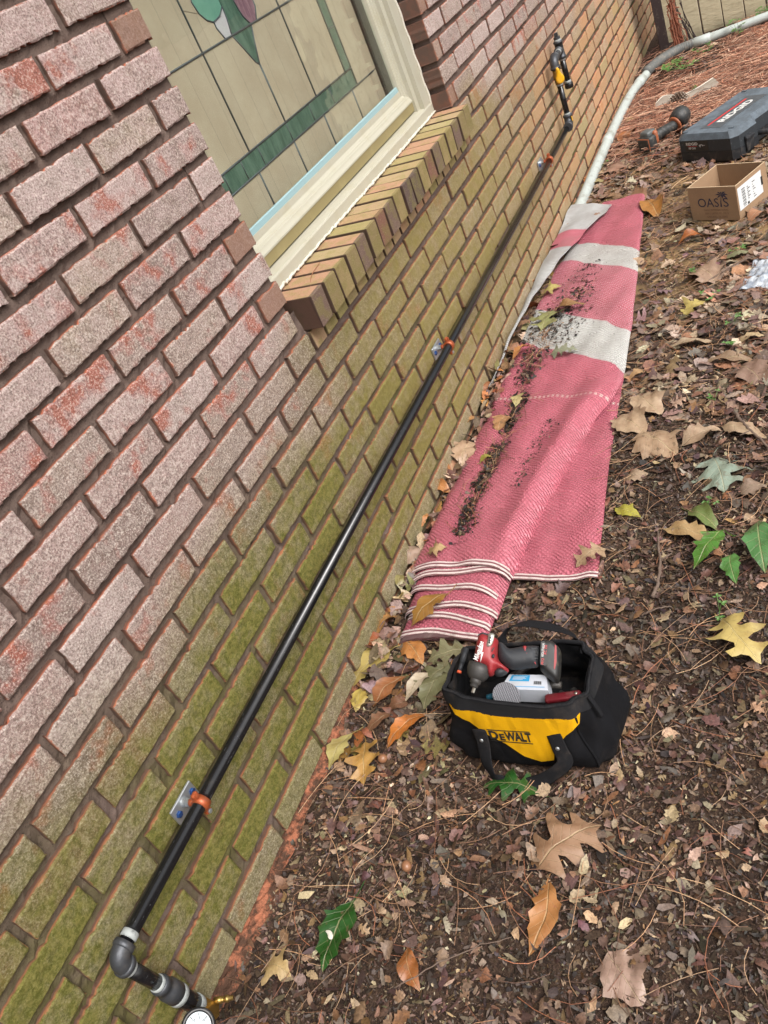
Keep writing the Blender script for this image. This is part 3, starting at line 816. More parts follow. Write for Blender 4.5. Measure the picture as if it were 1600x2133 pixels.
obj('coupling', lathe([(0, 0.0135), (0.001, 0.0160), (0.012, 0.0160), (0.0125, 0.0150), (0.020, 0.0160), (0.024, 0.0185), (0.046, 0.0185), (0.047, 0.0168)], E0 + dn * 0.106, dn, 24), IRON, gas, True)
ring(E0 + dn * 0.100, dn, PR, 0.010)
ring(E0 + dn * 0.151, dn, 0.0168, 0.013)
obj('nipple', cyl(E0 + dn * 0.15, E0 + dn * 0.215, 0.0152, 20), PIPE, gas, True)
ring(E0 + dn * 0.203, dn, 0.0152, 0.013)
obj('hex_adapter', lathe([(0, 0.0172), (0.040, 0.0172), (0.042, 0.015)], E0 + dn * 0.214, dn, 6), BRASS, gas)
obj('bleeder_valve', lathe([(0, 0.006), (0.012, 0.006), (0.013, 0.0045), (0.018, 0.0045), (0.019, 0.006), (0.024, 0.006), (0.025, 0.004), (0.032, 0.0038)], E0 + dn * 0.24 + np.array([0.016, -0.006, 0]), (0.45, -0.85, -0.25), 14), BRASS, gas, True)
# pressure gauge facing up at the camera
gc = np.array([-0.490, -0.098, -0.622]); gn = np.array([-0.25, -0.55, 0.80]); gn /= np.linalg.norm(gn)
obj('gauge_stem', tube(np.array([E0 + dn * 0.235, (E0 + dn * 0.235) * .5 + (gc - gn * 0.016) * .5, gc - gn * 0.014]), 0.006, 12), BRASS, gas, True)
ga = obj('pressure_gauge', lathe([(0, 0.020), (0.002, 0.024), (0.018, 0.0248), (0.022, 0.0262), (0.026, 0.0255), (0.0268, 0.0205), (0.0225, 0.0196), (0.0223, 0.0)], gc - gn * 0.024, gn, 36), worn('black_gauge_case', (0.012, 0.012, 0.013), 0.3, amount=0.2), gas, True)
fx, fy, _ = frame_of(gn)
fy = -(np.array(R_down) - gn * (np.array(R_down) @ gn)); fy /= np.linalg.norm(fy); fx = np.cross(fy, gn)
WHT = worn('white_dial', lin(196, 206, 210), 0.35, amount=0.08); INK = worn('black_ink', (0.02, 0.022, 0.03), 0.5, amount=0.05)
obj('dial', lathe([(0, 0.0194), (0.0008, 0.0194)], gc - gn * 0.0012, gn, 32), WHT, ga)
tk = []
for k in range(31):
    a = math.radians(225 - 270 * k / 30); r0 = 0.0160 if k % 5 else 0.0140
    dv = fx * math.cos(a) + fy * math.sin(a)
    tk.append(box(gc + gn * 0.0003 + dv * (r0 + 0.0180) / 2, (0.0180 - r0, 0.0006 if k % 5 else 0.0012, 0.0008), [dv, np.cross(gn, dv), gn]))
for k in range(0, 31, 5):
    a = math.radians(225 - 270 * k / 30)
    tk.append(text_vf(str(k), planefn(gc + gn * 0.0008 + (fx * math.cos(a) + fy * math.sin(a)) * 0.0110, fx, fy), 0.0052, bold=.0001))
obj('dial_marks', merge(*tk), INK, ga)
dv = fx * math.cos(math.radians(222)) + fy * math.sin(math.radians(222))
obj('needle', merge(box(gc + gn * 0.0012 + dv * 0.006, (0.021, 0.0018, 0.0008), [dv, np.cross(gn, dv), gn]), lathe([(0, 0.002), (0.002, 0.002)], gc + gn * 0.0005, gn, 12)), INK, ga)
# far riser: elbow, nipple, valve, return elbow and a tee with drip leg
F0 = np.array([3.055, PY - 0.004, PZ + 0.000])
up = np.array([0.02, 0.0, 1.0]); up /= np.linalg.norm(up)
elbow('elbow', F0, (1, 0, 0), up, 0.034, 0.0178, IRON)
ring(F0 + up * 0.040, up, PR, 0.007)
obj('nipple', cyl(F0 + up * 0.03, F0 + up * 0.165, PR, 18), PIPE, gas, True)
ring(F0 + up * 0.160, up, PR, 0.009)
HD = np.array([-0.90, -0.43, 0.0]); HX = np.array([0.43, -0.90, 0.0])
va = obj('ball_valve', merge(lathe([(0, 0.0165), (0.012, 0.0165), (0.014, 0.015), (0.020, 0.019), (0.036, 0.019), (0.042, 0.015), (0.044, 0.0165), (0.056, 0.0165)], F0 + up * 0.168, up, 8),
                             cyl(F0 + up * 0.196, F0 + up * 0.196 + HD * 0.034, 0.008, 12)), BRASS, gas, True)
hv = F0 + up * 0.194 + HD * 0.034
fr = (hv, HX, (0, 0, 1), HD)
obj('handle', inflate([(-0.024, -0.012), (-0.012, -0.026), (0.010, -0.026), (0.024, -0.012), (0.024, 0.010), (0.012, 0.022), (0.006, 0.055), (-0.010, 0.058), (-0.014, 0.02), (-0.024, 0.008)], (hv, HX * .72, (0, 0, .78), HD), 0, 0.014, 0.006, 0.005), YEL, va, True)
ring(F0 + up * 0.224, up, PR, 0.008)
T0 = F0 + up * 0.262
elbow('elbow', T0, up, (1, 0, 0.02), 0.030, 0.0178, IRON)
ring(T0 + np.array([0.036, 0, 0]), (1, 0, 0), PR, 0.008)
obj('nipple', cyl(T0 + np.array([0.03, 0, 0]), T0 + np.array([0.125, 0, 0.002]), PR, 18), IRON, gas, True)
TE = T0 + np.array([0.140, 0, 0.002])
obj('tee', merge(lathe([(0, 0.0195), (0.009, 0.0195), (0.0105, 0.0172), (0.060, 0.0172), (0.0605, 0.0195), (0.069, 0.0195)], TE - np.array([0, 0, 0.034]), (0, 0, 1), 20), lathe([(0, 0.0195), (0.009, 0.0195), (0.0105, 0.0172), (0.028, 0.0172)], TE - np.array([0.034, 0, 0]), (1, 0, 0), 20)), IRON, gas, True)
ring(TE - np.array([0.042, 0, 0]), (1, 0, 0), PR, 0.008)
ring(TE + np.array([0, 0, 0.034]), (0, 0, 1), 0.0135, 0.008)
obj('plug', merge(cyl(TE + np.array([0, 0, 0.036]), TE + np.array([0, 0, 0.052]), 0.0135, 16), box(TE + np.array([0, 0, 0.060]), (0.014, 0.014, 0.016))), IRON, gas)
ring(TE - np.array([0, 0, 0.043]), (0, 0, 1), PR, 0.009)
obj('nipple', cyl(TE - np.array([0, 0, 0.03]), TE - np.array([0, 0, 0.138]), PR, 18), PIPE, gas, True)
ring(TE - np.array([0, 0, 0.136]), (0, 0, 1), PR, 0.010)
obj('cap', lathe([(0, 0.016), (0.002, 0.0185), (0.022, 0.0185), (0.0235, 0.0165)], TE - np.array([0, 0, 0.158]), (0, 0, 1), 20), PIPE, gas, True)
obj('tag_label', box(F0 + np.array([-0.012, -0.0185, 0.022]), (0.010, 0.0012, 0.018)), YEL, gas)

# ------------------------------------------------------------------ pipe hangers
ZINC = worn('zinc_plate', lin(178, 182, 184), 0.32, 0.75, amount=0.2, bumpk=0.3)
BLUE = worn('blue_screw_head', lin(40, 74, 130), 0.35, 0.5, amount=0.2)
COPPER = worn('copper_coated_clamp', lin(168, 84, 48), 0.4, 0.35, amount=0.35, scale=90)
HL = ['copper coloured split ring hanger on a zinc plate nearest the elbow and gauge', 'copper coloured split ring hanger halfway along the pipe beside the rug', 'copper coloured split ring hanger farthest along near the yellow valve']
hang0 = None
def make_hanger(x):
    r = empty('pipe_hanger', (x, 0.0, PZ), HL[0], 'pipe hanger', 'split ring hangers holding the gas pipe')
    V, F = bevel(box((x - 0.0015, -0.0035, PZ - 0.003), (0.064, 0.005, 0.036)), 0.0012, 1)
    obj('base_plate', (V, F), ZINC, r)
    for s in (-1, 1):
        s1 = obj('screw', lathe([(0, 0.0066), (0.003, 0.0066), (0.0045, 0.005)], (x - 0.0015 + s * 0.022, -0.006, PZ - 0.003), (0, -1, 0), 6), BLUE, r)
    obj('standoff_nut', merge(lathe([(0, 0.010), (0.006, 0.0085), (0.0065, 0.0065), (0.010, 0.0065)], (x - 0.002, -0.006, PZ), (0, -1, 0), 14), lathe([(0, 0.0082), (0.007, 0.0082)], (x - 0.002, -0.013, PZ), (0, -1, 0), 6)), ZINC, r)
    ringv = []
    n = 28
    for k in range(n + 1):
        a = 2 * math.pi * k / n
        ringv.append((x - 0.0, PY + math.cos(a) * (PR + 0.0022), PZ + math.sin(a) * (PR + 0.0022)))
    R_ = tube(np.array(ringv), 0.002, 8, flat=(0.0018, 0.0075), up=(1, 0, 0))
    R_ = lathe([(-0.0075, PR + 0.0002), (-0.0075, PR + 0.0036), (0.0075, PR + 0.0036), (0.0075, PR + 0.0002)], (x, PY, PZ), (1, 0, 0), 28)
    obj('clamp_ring', R_, COPPER, r, True)
    for s in (-1, 1):
        ear = bevel(box((x, PY, PZ + s * (PR + 0.0085)), (0.014, 0.0085, 0.013)), 0.003, 2)
        e_ = obj('clamp_ear', ear, COPPER, r)
        obj('bolt', lathe([(0, 0.0042), (0.0025, 0.0042), (0.003, 0.003)], (x, PY - 0.0045, PZ + s * (PR + 0.0105)), (0, -1, 0), 10), COPPER if s > 0 else ZINC, e_)
    obj('threaded_boss', lathe([(0, 0.0075), (0.010, 0.0075)], (x - 0.001, -0.019, PZ), (0, -1, 0), 12), COPPER, r, True)
    return r
def copy_tree(o, parent=None, delta=None):
    c = o.copy(); COL.objects.link(c)
    if parent is None:
        c.location = Vector(o.location) + Vector(delta)
    else: c.parent = parent
    for ch in list(o.children): copy_tree(ch, c)
    return c
hang0 = make_hanger(-0.218)
for k, x in enumerate((1.245, 2.645)):
    h = copy_tree(hang0, None, (x + 0.218, 0, 0)); h['label'] = HL[k + 1]

# ------------------------------------------------------------------ outdoor rug folded along the wall
def rug_mat():
    b = NB('woven_plastic_rug'); P = b.pos(); ps = b.n('SeparateXYZ', i0=P); X, Y = ps.outputs[0], ps.outputs[1]
    n1 = b.noise(P, 9, 4, 0.6); n2 = b.noise(P, 60, 5, 0.7); n3 = b.noise(P, 240, 4, 0.7)
    s = b.math('SUBTRACT', X, b.math('MULTIPLY', b.math('ADD', Y, 0.08), 0.70))
    s = b.math('ADD', s, b.math('MULTIPLY', b.math('SUBTRACT', n1, 0.5), 0.05))
    pink = b.mix(n2, lin(196, 112, 126), lin(180, 94, 108))
    white = b.mix(n2, lin(208, 209, 204), lin(188, 187, 182))
    def band(a, c): return b.math('MULTIPLY', b.step(s, a - .004, a + .004), b.step(s, c + .004, c - .004))
    wsel = b.math('MAXIMUM', band(2.335, 2.505), band(1.715, 1.935))
    # row pattern of the weave
    rib = b.math('SINE', b.math('MULTIPLY', s, 2 * math.pi / 0.0105))
    bead = b.math('SINE', b.math('ADD', b.math('MULTIPLY', Y, 2 * math.pi / 0.0075), b.math('MULTIPLY', b.math('FLOOR', b.math('MULTIPLY', s, 1 / 0.0105)), math.pi)))
    dots = b.math('MULTIPLY', b.step(b.math('MULTIPLY', b.math('ADD', rib, 1), b.math('ADD', bead, 1)), 2.0, 3.0), band(1.935, 2.335))
    c = b.mix(wsel, pink, white)
    c = b.mix(b.math('MULTIPLY', dots, 0.75), c, lin(214, 190, 190))
    X2 = b.math('SUBTRACT', X, b.math('MULTIPLY', b.math('ADD', Y, 0.02), 0.22))
    ln = b.math('MULTIPLY', b.step(X2, 1.386, 1.391), b.step(X2, 1.404, 1.399))
    ln = b.math('MULTIPLY', ln, b.step(b.math('SINE', b.math('MULTIPLY', Y, 420.0)), -0.6, 0.4))
    c = b.mix(b.math('MULTIPLY', ln, 0.8), c, lin(214, 186, 178))
    # dirt: soil trodden in
    dm = b.math('MULTIPLY', b.step(n1, 0.42, 0.66), b.step(n3, 0.40, 0.6))
    c = b.mix(b.math('MULTIPLY', dm, 0.30), c, lin(112, 84, 76))
    c = b.mix(b.math('MULTIPLY', b.step(n2, 0.60, 0.72), 0.30), c, lin(120, 70, 72))
    spots = b.math('MULTIPLY', b.step(n3, 0.675, 0.70), b.step(n1, 0.36, 0.52))
    c = b.mix(b.math('MULTIPLY', spots, 0.85), c, lin(48, 36, 32))
    h = b.math('ADD', b.math('MULTIPLY', rib, 0.6), b.math('MULTIPLY', b.math('MULTIPLY', bead, b.math('ADD', 1.0, rib)), 0.18))
    groove = b.step(rib, -0.4, -0.95)
    c = b.mix(b.math('MULTIPLY', groove, 0.40), c, b.mix(1.0, c, (0.50, 0.36, 0.38), 'MULTIPLY'))
    return b.pbsdf(c, 0.34, 0, b.bump(h, 0.8, 0.0040), 0.5)
RUG = rug_mat()
b = NB('striped_binding'); at = b.attr('st')
sn = b.math('SINE', b.math('MULTIPLY', at, 2 * math.pi * 3.0)); P = b.pos(); n2 = b.noise(P, 60, 4); wv = b.n('TexChecker', Vector=P, Scale=420.0)
cc = b.mix(b.step(sn, -0.2, 0.2), lin(122, 76, 80), lin(206, 190, 184)); cc = b.mix(b.math('MULTIPLY', b.step(n2, 0.5, 0.7), 0.4), cc, lin(92, 74, 66))
cc = b.mix(b.math('MULTIPLY', wv.outputs['Fac'], 0.2), cc, lin(70, 46, 48))
BIND = b.pbsdf(cc, 0.7, 0, b.bump(wv.outputs['Fac'], 0.4, 0.0015), 0.3)
GREYBACK = rug_mat()
ZR = -0.762

def interp(x, tab):
    t = np.asarray(tab, float); return np.interp(x, t[:, 0], t[:, 1])
YL = [(0.38, -0.062), (0.45, -0.055), (0.615, -0.022), (0.82, -0.022), (1.07, -0.030), (1.26, -0.038), (1.5, -0.040), (1.7, -0.046), (1.92, -0.055), (2.25, -0.060), (2.49, -0.090), (2.66, -0.110), (2.84, -0.150)]
YR = [(0.38, -0.277), (0.5, -0.287), (0.615, -0.300), (0.823, -0.322), (1.035, -0.357), (1.226, -0.392), (1.31, -0.425), (1.38, -0.437), (1.5, -0.438), (1.71, -0.425), (2.09, -0.394), (2.30, -0.374), (2.84, -0.326)]
FR = [(0.58, -0.503), (0.8, -0.482), (1.04, -0.460), (1.33, -0.443), (1.5, -0.436)]
rug = empty('outdoor_rug', (1.6, -0.24, -0.775), 'folded dusty pink and white striped outdoor rug lying along the wall', 'rug')

def rug_noise(x, y):
    return 0.0022 * math.sin(x * 23 + y * 9) + 0.0016 * math.sin(x * 41 - y * 33) + 0.0012 * math.sin(x * 9 + 2) + 0.0012 * math.sin(y * 57 + x * 12) + 0.0022 * math.sin(x * 14 + 3 * math.sin(y * 19)) * math.sin(y * 21 + x * 3)

def top_z(x, t, lift=0.0):
    """height of the folded stack, t 0 at wall edge .. 1 at right fold"""
    H = interp(x, [(0.38, 0.026), (0.6, 0.050), (0.9, 0.050), (1.2, 0.040), (1.4, 0.030), (2.0, 0.026), (2.84, 0.016)]) + lift
    q = abs(2 * t - 1)
    prof = (1 - q ** 5) ** 0.6
    edge_l = interp(x, [(0.38, 0.15), (1.3, 0.2), (1.6, 0.6), (2.84, 0.8)])
    edge_r = interp(x, [(0.38, 0.18), (1.1, 0.12), (1.32, 0.25), (2.84, 0.25)])
    lo = edge_l if t < 0.5 else edge_r
    z = H * (lo + (1 - lo) * prof)
    # soft valley that holds the debris, and a second ridge by the fold
    v = interp(x, [(0.6, 0.0), (0.8, 0.006), (1.2, 0.010), (1.6, 0.006), (2.0, 0.0)])
    tv = interp(x, [(0.6, 0.40), (1.0, 0.34), (1.6, 0.20), (2.0, 0.15)])
    z += interp(x, [(0.6, 0.004), (0.8, 0.010), (1.1, 0.014), (1.3, 0.008), (1.42, 0.0)]) * math.exp(-((t - 0.87) / 0.075) ** 2) - interp(x, [(0.6, 0.0), (0.9, 0.006), (1.3, 0.006), (1.5, 0.0)]) * math.exp(-((t - 0.68) / 0.09) ** 2)
    z -= v * math.exp(-((t - tv) / 0.09) ** 2)
    return ZR + z
def top_layer():
    nu, nv = 150, 46
    V = []
    for i in range(nu):
        u = i / (nu - 1); x = 0.612 + (2.842 - 0.612) * u
        yl, yr = interp(x, YL), interp(x, YR)
        for j in range(nv):
            t = j / (nv - 1)
            y = yl + (yr - yl) * t
            xx = x + (0.012 * math.sin(t * 3) - 0.012 if u < 0.02 else 0) + (0.008 * math.sin(t * 9 + 1) * (u > 0.97))
            V.append((xx, y, top_z(x, t) + rug_noise(x, y) * (1 if x < 2.6 else .6)))
    # diagonal fold where the right flap leaves the stack
    return thick_sheet(V, nu, nv, 0.0028)
smooth_by_angle(obj('top_layer', top_layer(), RUG, rug), 55)
def flap():
    nu, nv = 70, 34; V = []
    for i in range(nu):
        u = i / (nu - 1); x = 0.600 + (1.46 - 0.600) * u
        for j in range(nv):
            t = j / (nv - 1); yr = interp(x, FR); yl = -0.20
            y = yl + (yr - yl) * t
            z = ZR + 0.006 + 0.003 * math.sin(x * 8 + 1) * t + rug_noise(x * 1.2, y * 1.4) * 0.8
            # ridge running diagonally into the fold
            z += 0.020 * math.exp(-((y + interp(x, [(0.9, -0.43), (1.15, -0.43), (1.46, -0.41)])) / 0.022) ** 2) * interp(x, [(0.75, 0), (1.05, 0.4), (1.3, 0.9), (1.46, 0.8)])
            if t > 0.93: z -= 0.005 * (t - 0.93) / 0.07
            V.append((x + 0.006 * math.sin(t * 7), y, z))
    return thick_sheet(V, nu, nv, 0.0028)
smooth_by_angle(obj('flap', flap(), RUG, rug), 55)
def step_layer(x0, lift, yl, yr, k):
    nu, nv = 10, 40; V = []
    for i in range(nu):
        u = i / (nu - 1); x = x0 + (0.80 - x0) * u
        for j in range(nv):
            t = j / (nv - 1); y = yl + (yr - yl) * t
            q = abs(2 * t - 1)
            z = ZR + lift * (0.12 + 0.88 * (1 - q ** 4) ** 0.6) + 0.0018 * math.sin(t * 8 + k * 2) - 0.010 * u + rng.normal(0, .0002)
            V.append((x + (0.016, -0.012, 0.014, -0.006, 0.010)[k] * (t - .5) + 0.012 * math.sin(t * 2.8 + k * .4) - 0.010 + 0.004 * math.sin(t * 9 + k), y, z))
    o = obj('folded_layer', thick_sheet(V, nu, nv, 0.0026), RUG, rug)
    smooth_by_angle(o, 55)
    return np.array(V).reshape(nu, nv, 3)
def binding(edge, name='binding', wd=0.015, drop=0.004, parent=None):
    """stitched edge tape over the near edge of a layer: edge is a list of points, tape runs back along +x"""
    E = np.asarray(edge, float); V = []; st = []
    prof = [(wd, 0.0014), (wd * .65, 0.0016), (wd * .3, 0.0015), (-0.0010, 0.0008), (-0.0020, -0.0012), (-0.0012, -drop), (0.002, -drop - 0.0004)]
    for p in E:
        for k, (dx, dz) in enumerate(prof): V.append((p[0] + dx, p[1], p[2] + dz)); st.append(k / (len(prof) - 1))
    o = obj(name, (np.array(V), [tuple(reversed(f)) for f in gridF(len(E), len(prof)).tolist()]), BIND, rug, True, attrs={'st': ('FLOAT', st)})
    return o
for k, (x0, lf, yl, yr) in enumerate([(0.590, 0.046, -0.027, -0.296), (0.543, 0.039, -0.040, -0.286), (0.488, 0.034, -0.048, -0.291), (0.462, 0.028, -0.060, -0.284), (0.420, 0.024, -0.060, -0.283)]):
    G = step_layer(x0, lf, yl, yr, k)
    binding(G[0])
Vt = np.array([v for v in top_layer()[0][:46]])
binding(Vt)
binding(np.array(flap()[0][:34])[8:])
DKB = worn('dark_folded_edge', lin(92, 66, 66), 0.8, amount=0.4, bumpk=0.6)
# thick folded butt end at the very bottom: several layers seen edge on
for k in range(6):
    e = []
    for t in np.linspace(0, 1, 40):
        q = abs(2 * t - 1)
        y = -0.064 + (-0.276 + 0.064) * t
        zz = ZR + 0.0 + (0.0215 - 0.0036 * k) * (0.15 + 0.85 * (1 - q ** 4) ** 0.6)
        e.append((0.405 + 0.008 * math.sin(t * 2.8) - 0.006 + 0.0015 * k + 0.001 * math.sin(t * 30 + k * 2), y, zz))
    binding(e, 'layer_edge', 0.020, 0.0022).data.materials[0] = DKB if k % 2 == 0 else BIND
# layer that curls up and leans against the wall
WLN = [(1.44, -0.012), (1.75, -0.010), (2.06, -0.010), (2.4, -0.010), (2.63, -0.010), (2.88, -0.008)]
FE = [(1.44, -0.024), (1.6, -0.026), (1.77, -0.030), (2.0, -0.046), (2.14, -0.062), (2.354, -0.101), (2.527, -0.137), (2.68, -0.188), (2.88, -0.20)]
def leaning():
    nu, nv = 80, 18; V = []
    for i in range(nu):
        u = i / (nu - 1); x = 1.44 + (2.885 - 1.44) * u
        for j in range(nv):
            t = j / (nv - 1); a, c2 = interp(x, WLN), interp(x, FE)
            y = a + (c2 - a) * t
            rise = interp(x, [(1.44, 0.045), (1.8, 0.055), (2.3, 0.052), (2.7, 0.032), (2.885, 0.020)])
            rw = interp(x, [(1.44, 0.022), (1.8, 0.040), (2.3, 0.040), (2.6, 0.030), (2.885, 0.026)])
            z = ZR + rw + (rise - rw) * t + 0.006 * math.sin(math.pi * t) + rug_noise(x, y)
            V.append((x - 0.10 * t * (x > 2.7) * (x - 2.7) / 0.18, y, z))
    return thick_sheet(V, nu, nv, 0.003)
def lean_mat():
    b = NB('woven_plastic_rug_underside'); P = b.pos(); ps = b.n('SeparateXYZ', i0=P); X, Y = ps.outputs[0], ps.outputs[1]
    n1 = b.noise(P, 9, 4, 0.6); n2 = b.noise(P, 60, 5, 0.7)
    s = b.math('SUBTRACT', X, b.math('MULTIPLY', Y, 0.4))
    pk = b.math('MULTIPLY', b.step(s, 2.43, 2.44), b.step(s, 2.60, 2.59))
    white = b.mix(n2, lin(196, 198, 196), lin(170, 170, 170))
    pink = b.mix(n2, lin(196, 112, 126), lin(180, 94, 108))
    c = b.mix(pk, white, pink)
    c = b.mix(b.math('MULTIPLY', b.step(n1, 0.45, 0.7), 0.3), c, lin(120, 104, 96))
    rib = b.math('SINE', b.math('MULTIPLY', s, 2 * math.pi / 0.0105))
    c = b.mix(b.math('MULTIPLY', b.step(rib, -0.4, -0.95), 0.4), c, lin(112, 98, 98))
    return b.pbsdf(c, 0.5, 0, b.bump(rib, 0.7, 0.002), 0.4)
smooth_by_angle(obj('leaning_layer', leaning(), lean_mat(), rug), 55)

# ------------------------------------------------------------------ litter helpers
def lin_arr(c): return np.where(c / 255 <= 0.04045, c / 255 / 12.92, ((c / 255 + 0.055) / 1.055) ** 2.4)
b = NB('litter'); ca = b.attr('col', 'Color'); P = b.pos(); n1 = b.noise(P, 260, 4, 0.7)
LITTER = b.pbsdf(b.mix(0.75, ca, b.mix(b.step(n1, 0.3, 0.7), (0.42, 0.38, 0.36), (1.12, 1.08, 1.04)), 'MULTIPLY'), 0.55, 0, b.bump(n1, 0.5, 0.0015), 0.5)

def big_mesh(name, V, F, C, mat, label, cat, parent=None, kind='stuff'):
    me = bpy.data.meshes.new(name)
    V = np.asarray(V, np.float32); F = np.asarray(F, np.int32)
    origin = np.array([V[:, 0].mean(), V[:, 1].mean(), V[:, 2].min()])
    k = F.shape[1]
    me.vertices.add(len(V)); me.vertices.foreach_set('co', (V - origin).astype(np.float32).ravel())
    me.loops.add(F.size); me.loops.foreach_set('vertex_index', F.ravel())
    me.polygons.add(len(F)); me.polygons.foreach_set('loop_start', np.arange(0, F.size, k, dtype=np.int32))
    me.update(calc_edges=True); me.validate()
    a = me.attributes.new('col', 'FLOAT_COLOR', 'POINT'); a.data.foreach_set('color', np.concatenate([C, np.ones((len(C), 1))], 1).astype(np.float32).ravel())
    me.materials.append(mat)
    o = bpy.data.objects.new(name, me); link(o, origin, parent)
    if label: tag(o, label, cat)
    o['kind'] = kind
    return o

RUGP = np.array([(x, interp(x, YL)) for x in np.linspace(0.42, 2.82, 30)] + [(2.82, -0.33), (2.3, -0.37), (1.71, -0.42), (1.33, -0.44), (1.04, -0.458), (0.61, -0.49), (0.61, -0.30), (0.42, -0.27)])
BAGP = np.array([(0.10, -0.31), (0.10, -0.60), (0.29, -0.60), (0.29, -0.31)])
CASEP = np.array([(3.125, -0.44), (2.967, -0.68), (3.34, -0.93), (3.5, -0.69)])
BOXP = np.array([(2.484, -0.548), (2.388, -0.712), (2.545, -0.785), (2.64, -0.62)])
def inside_any(x, y, polys=(RUGP, BAGP, CASEP, BOXP)):
    Q = np.stack([x, y], 1); m = np.zeros(len(x), bool)
    for p in polys: m |= poly_dist(p, Q)[1]
    return m

CHIPC = np.array([(100, 74, 60), (116, 89, 74), (136, 108, 92), (70, 51, 41), (140, 102, 72), (176, 150, 122), (104, 86, 77), (122, 82, 60), (55, 41, 35), (148, 120, 104), (204, 184, 156), (86, 63, 49)], float)
CHIPW = np.array([.15, .16, .12, .13, .06, .07, .09, .07, .07, .05, .015, .10]); CHIPW /= CHIPW.sum()

def chips(n, x, y, smin, smax, zoff, tilt, cols=CHIPC, wts=CHIPW, elong=2.2, ground=gz, rim=6):
    n = len(x)
    size = smin * (smax / smin) ** (rng.random(n) ** 1.6)
    el = 1 + (elong - 1) * rng.random(n)
    ang0 = rng.random(n) * 6.283
    th = (np.arange(rim) / rim * 6.283)[None, :] + rng.normal(0, 0.28, (n, rim))
    rad = 0.5 * (0.62 + 0.55 * rng.random((n, rim)))
    lx = np.cos(th) * rad * size[:, None] * np.sqrt(el)[:, None]; ly = np.sin(th) * rad * size[:, None] / np.sqrt(el)[:, None]
    curl = rng.normal(0, 0.9, n) / size
    lz = curl[:, None] * lx ** 2 * 0.35 + curl[:, None] * ly ** 2 * 0.2 + rng.normal(0, 0.03, (n, rim)) * size[:, None]
    tx = rng.normal(0, tilt, n)[:, None]; ty = rng.normal(0, tilt, n)[:, None]
    lz = lz + lx * tx + ly * ty
    ca, sa = np.cos(ang0)[:, None], np.sin(ang0)[:, None]
    gx = x[:, None] + lx * ca - ly * sa; gy = y[:, None] + lx * sa + ly * ca
    g = ground(x, y); zc = g + zoff[0] + (zoff[1] - zoff[0]) * rng.random(n)
    V = np.zeros((n, rim + 1, 3))
    V[:, 0] = np.stack([x, y, zc + rng.normal(0, .02, n) * size], 1)
    V[:, 1:] = np.stack([gx, gy, np.maximum(zc[:, None] + lz, ground(gx, gy) - 0.002)], -1)
    c = cols[rng.choice(len(cols), n, p=wts)] * rng.normal(1, 0.13, (n, 1)) + rng.normal(0, 4, (n, 3))
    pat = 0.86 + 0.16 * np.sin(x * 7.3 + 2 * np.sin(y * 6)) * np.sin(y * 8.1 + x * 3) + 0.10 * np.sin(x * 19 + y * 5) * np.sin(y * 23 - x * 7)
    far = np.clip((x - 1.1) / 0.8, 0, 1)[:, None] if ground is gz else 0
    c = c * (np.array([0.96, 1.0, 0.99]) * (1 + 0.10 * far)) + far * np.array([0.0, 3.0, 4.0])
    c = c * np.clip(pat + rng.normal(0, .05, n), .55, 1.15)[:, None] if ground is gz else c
    C = lin_arr(np.clip(c, 8, 245))
    C = np.repeat(C[:, None, :], rim + 1, 1) * (0.85 + 0.3 * rng.random((n, rim + 1, 1)))
    k = np.arange(rim)
    F = np.stack([np.zeros(rim, int), 1 + k, 1 + (k + 1) % rim], 1)[None] + (np.arange(n) * (rim + 1))[:, None, None]
    return V.reshape(-1, 3), F.reshape(-1, 3), C.reshape(-1, 3)

def cat_parts(ps):
    V, F, C, n = [], [], [], 0
    for v, f, c in ps: V.append(v); F.append(f + n); C.append(c); n += len(v)
    return np.concatenate(V), np.concatenate(F), np.concatenate(C)

def scatter(n, x0, x1, y0, y1, polys=(RUGP, BAGP, CASEP, BOXP)):
    x = rng.uniform(x0, x1, n); y = rng.uniform(y0, y1, n)
    m = ~inside_any(x, y, polys) & (y < -0.012 - 0.02 * rng.random(n))
    return x[m], y[m]

# fine crumbs and bark chips in the foreground, coarser and paler leaf bits further off
parts = []
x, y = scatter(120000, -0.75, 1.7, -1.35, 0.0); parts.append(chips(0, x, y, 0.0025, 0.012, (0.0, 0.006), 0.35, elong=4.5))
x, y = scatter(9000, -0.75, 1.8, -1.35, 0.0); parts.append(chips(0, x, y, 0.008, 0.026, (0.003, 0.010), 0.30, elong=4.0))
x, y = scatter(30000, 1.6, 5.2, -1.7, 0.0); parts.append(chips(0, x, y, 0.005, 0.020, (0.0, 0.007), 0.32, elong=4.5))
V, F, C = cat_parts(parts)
big_mesh('bark_chips', V, F, C, LITTER, 'carpet of brown bark chips and crumbled leaf mould over the ground', 'bark chips')

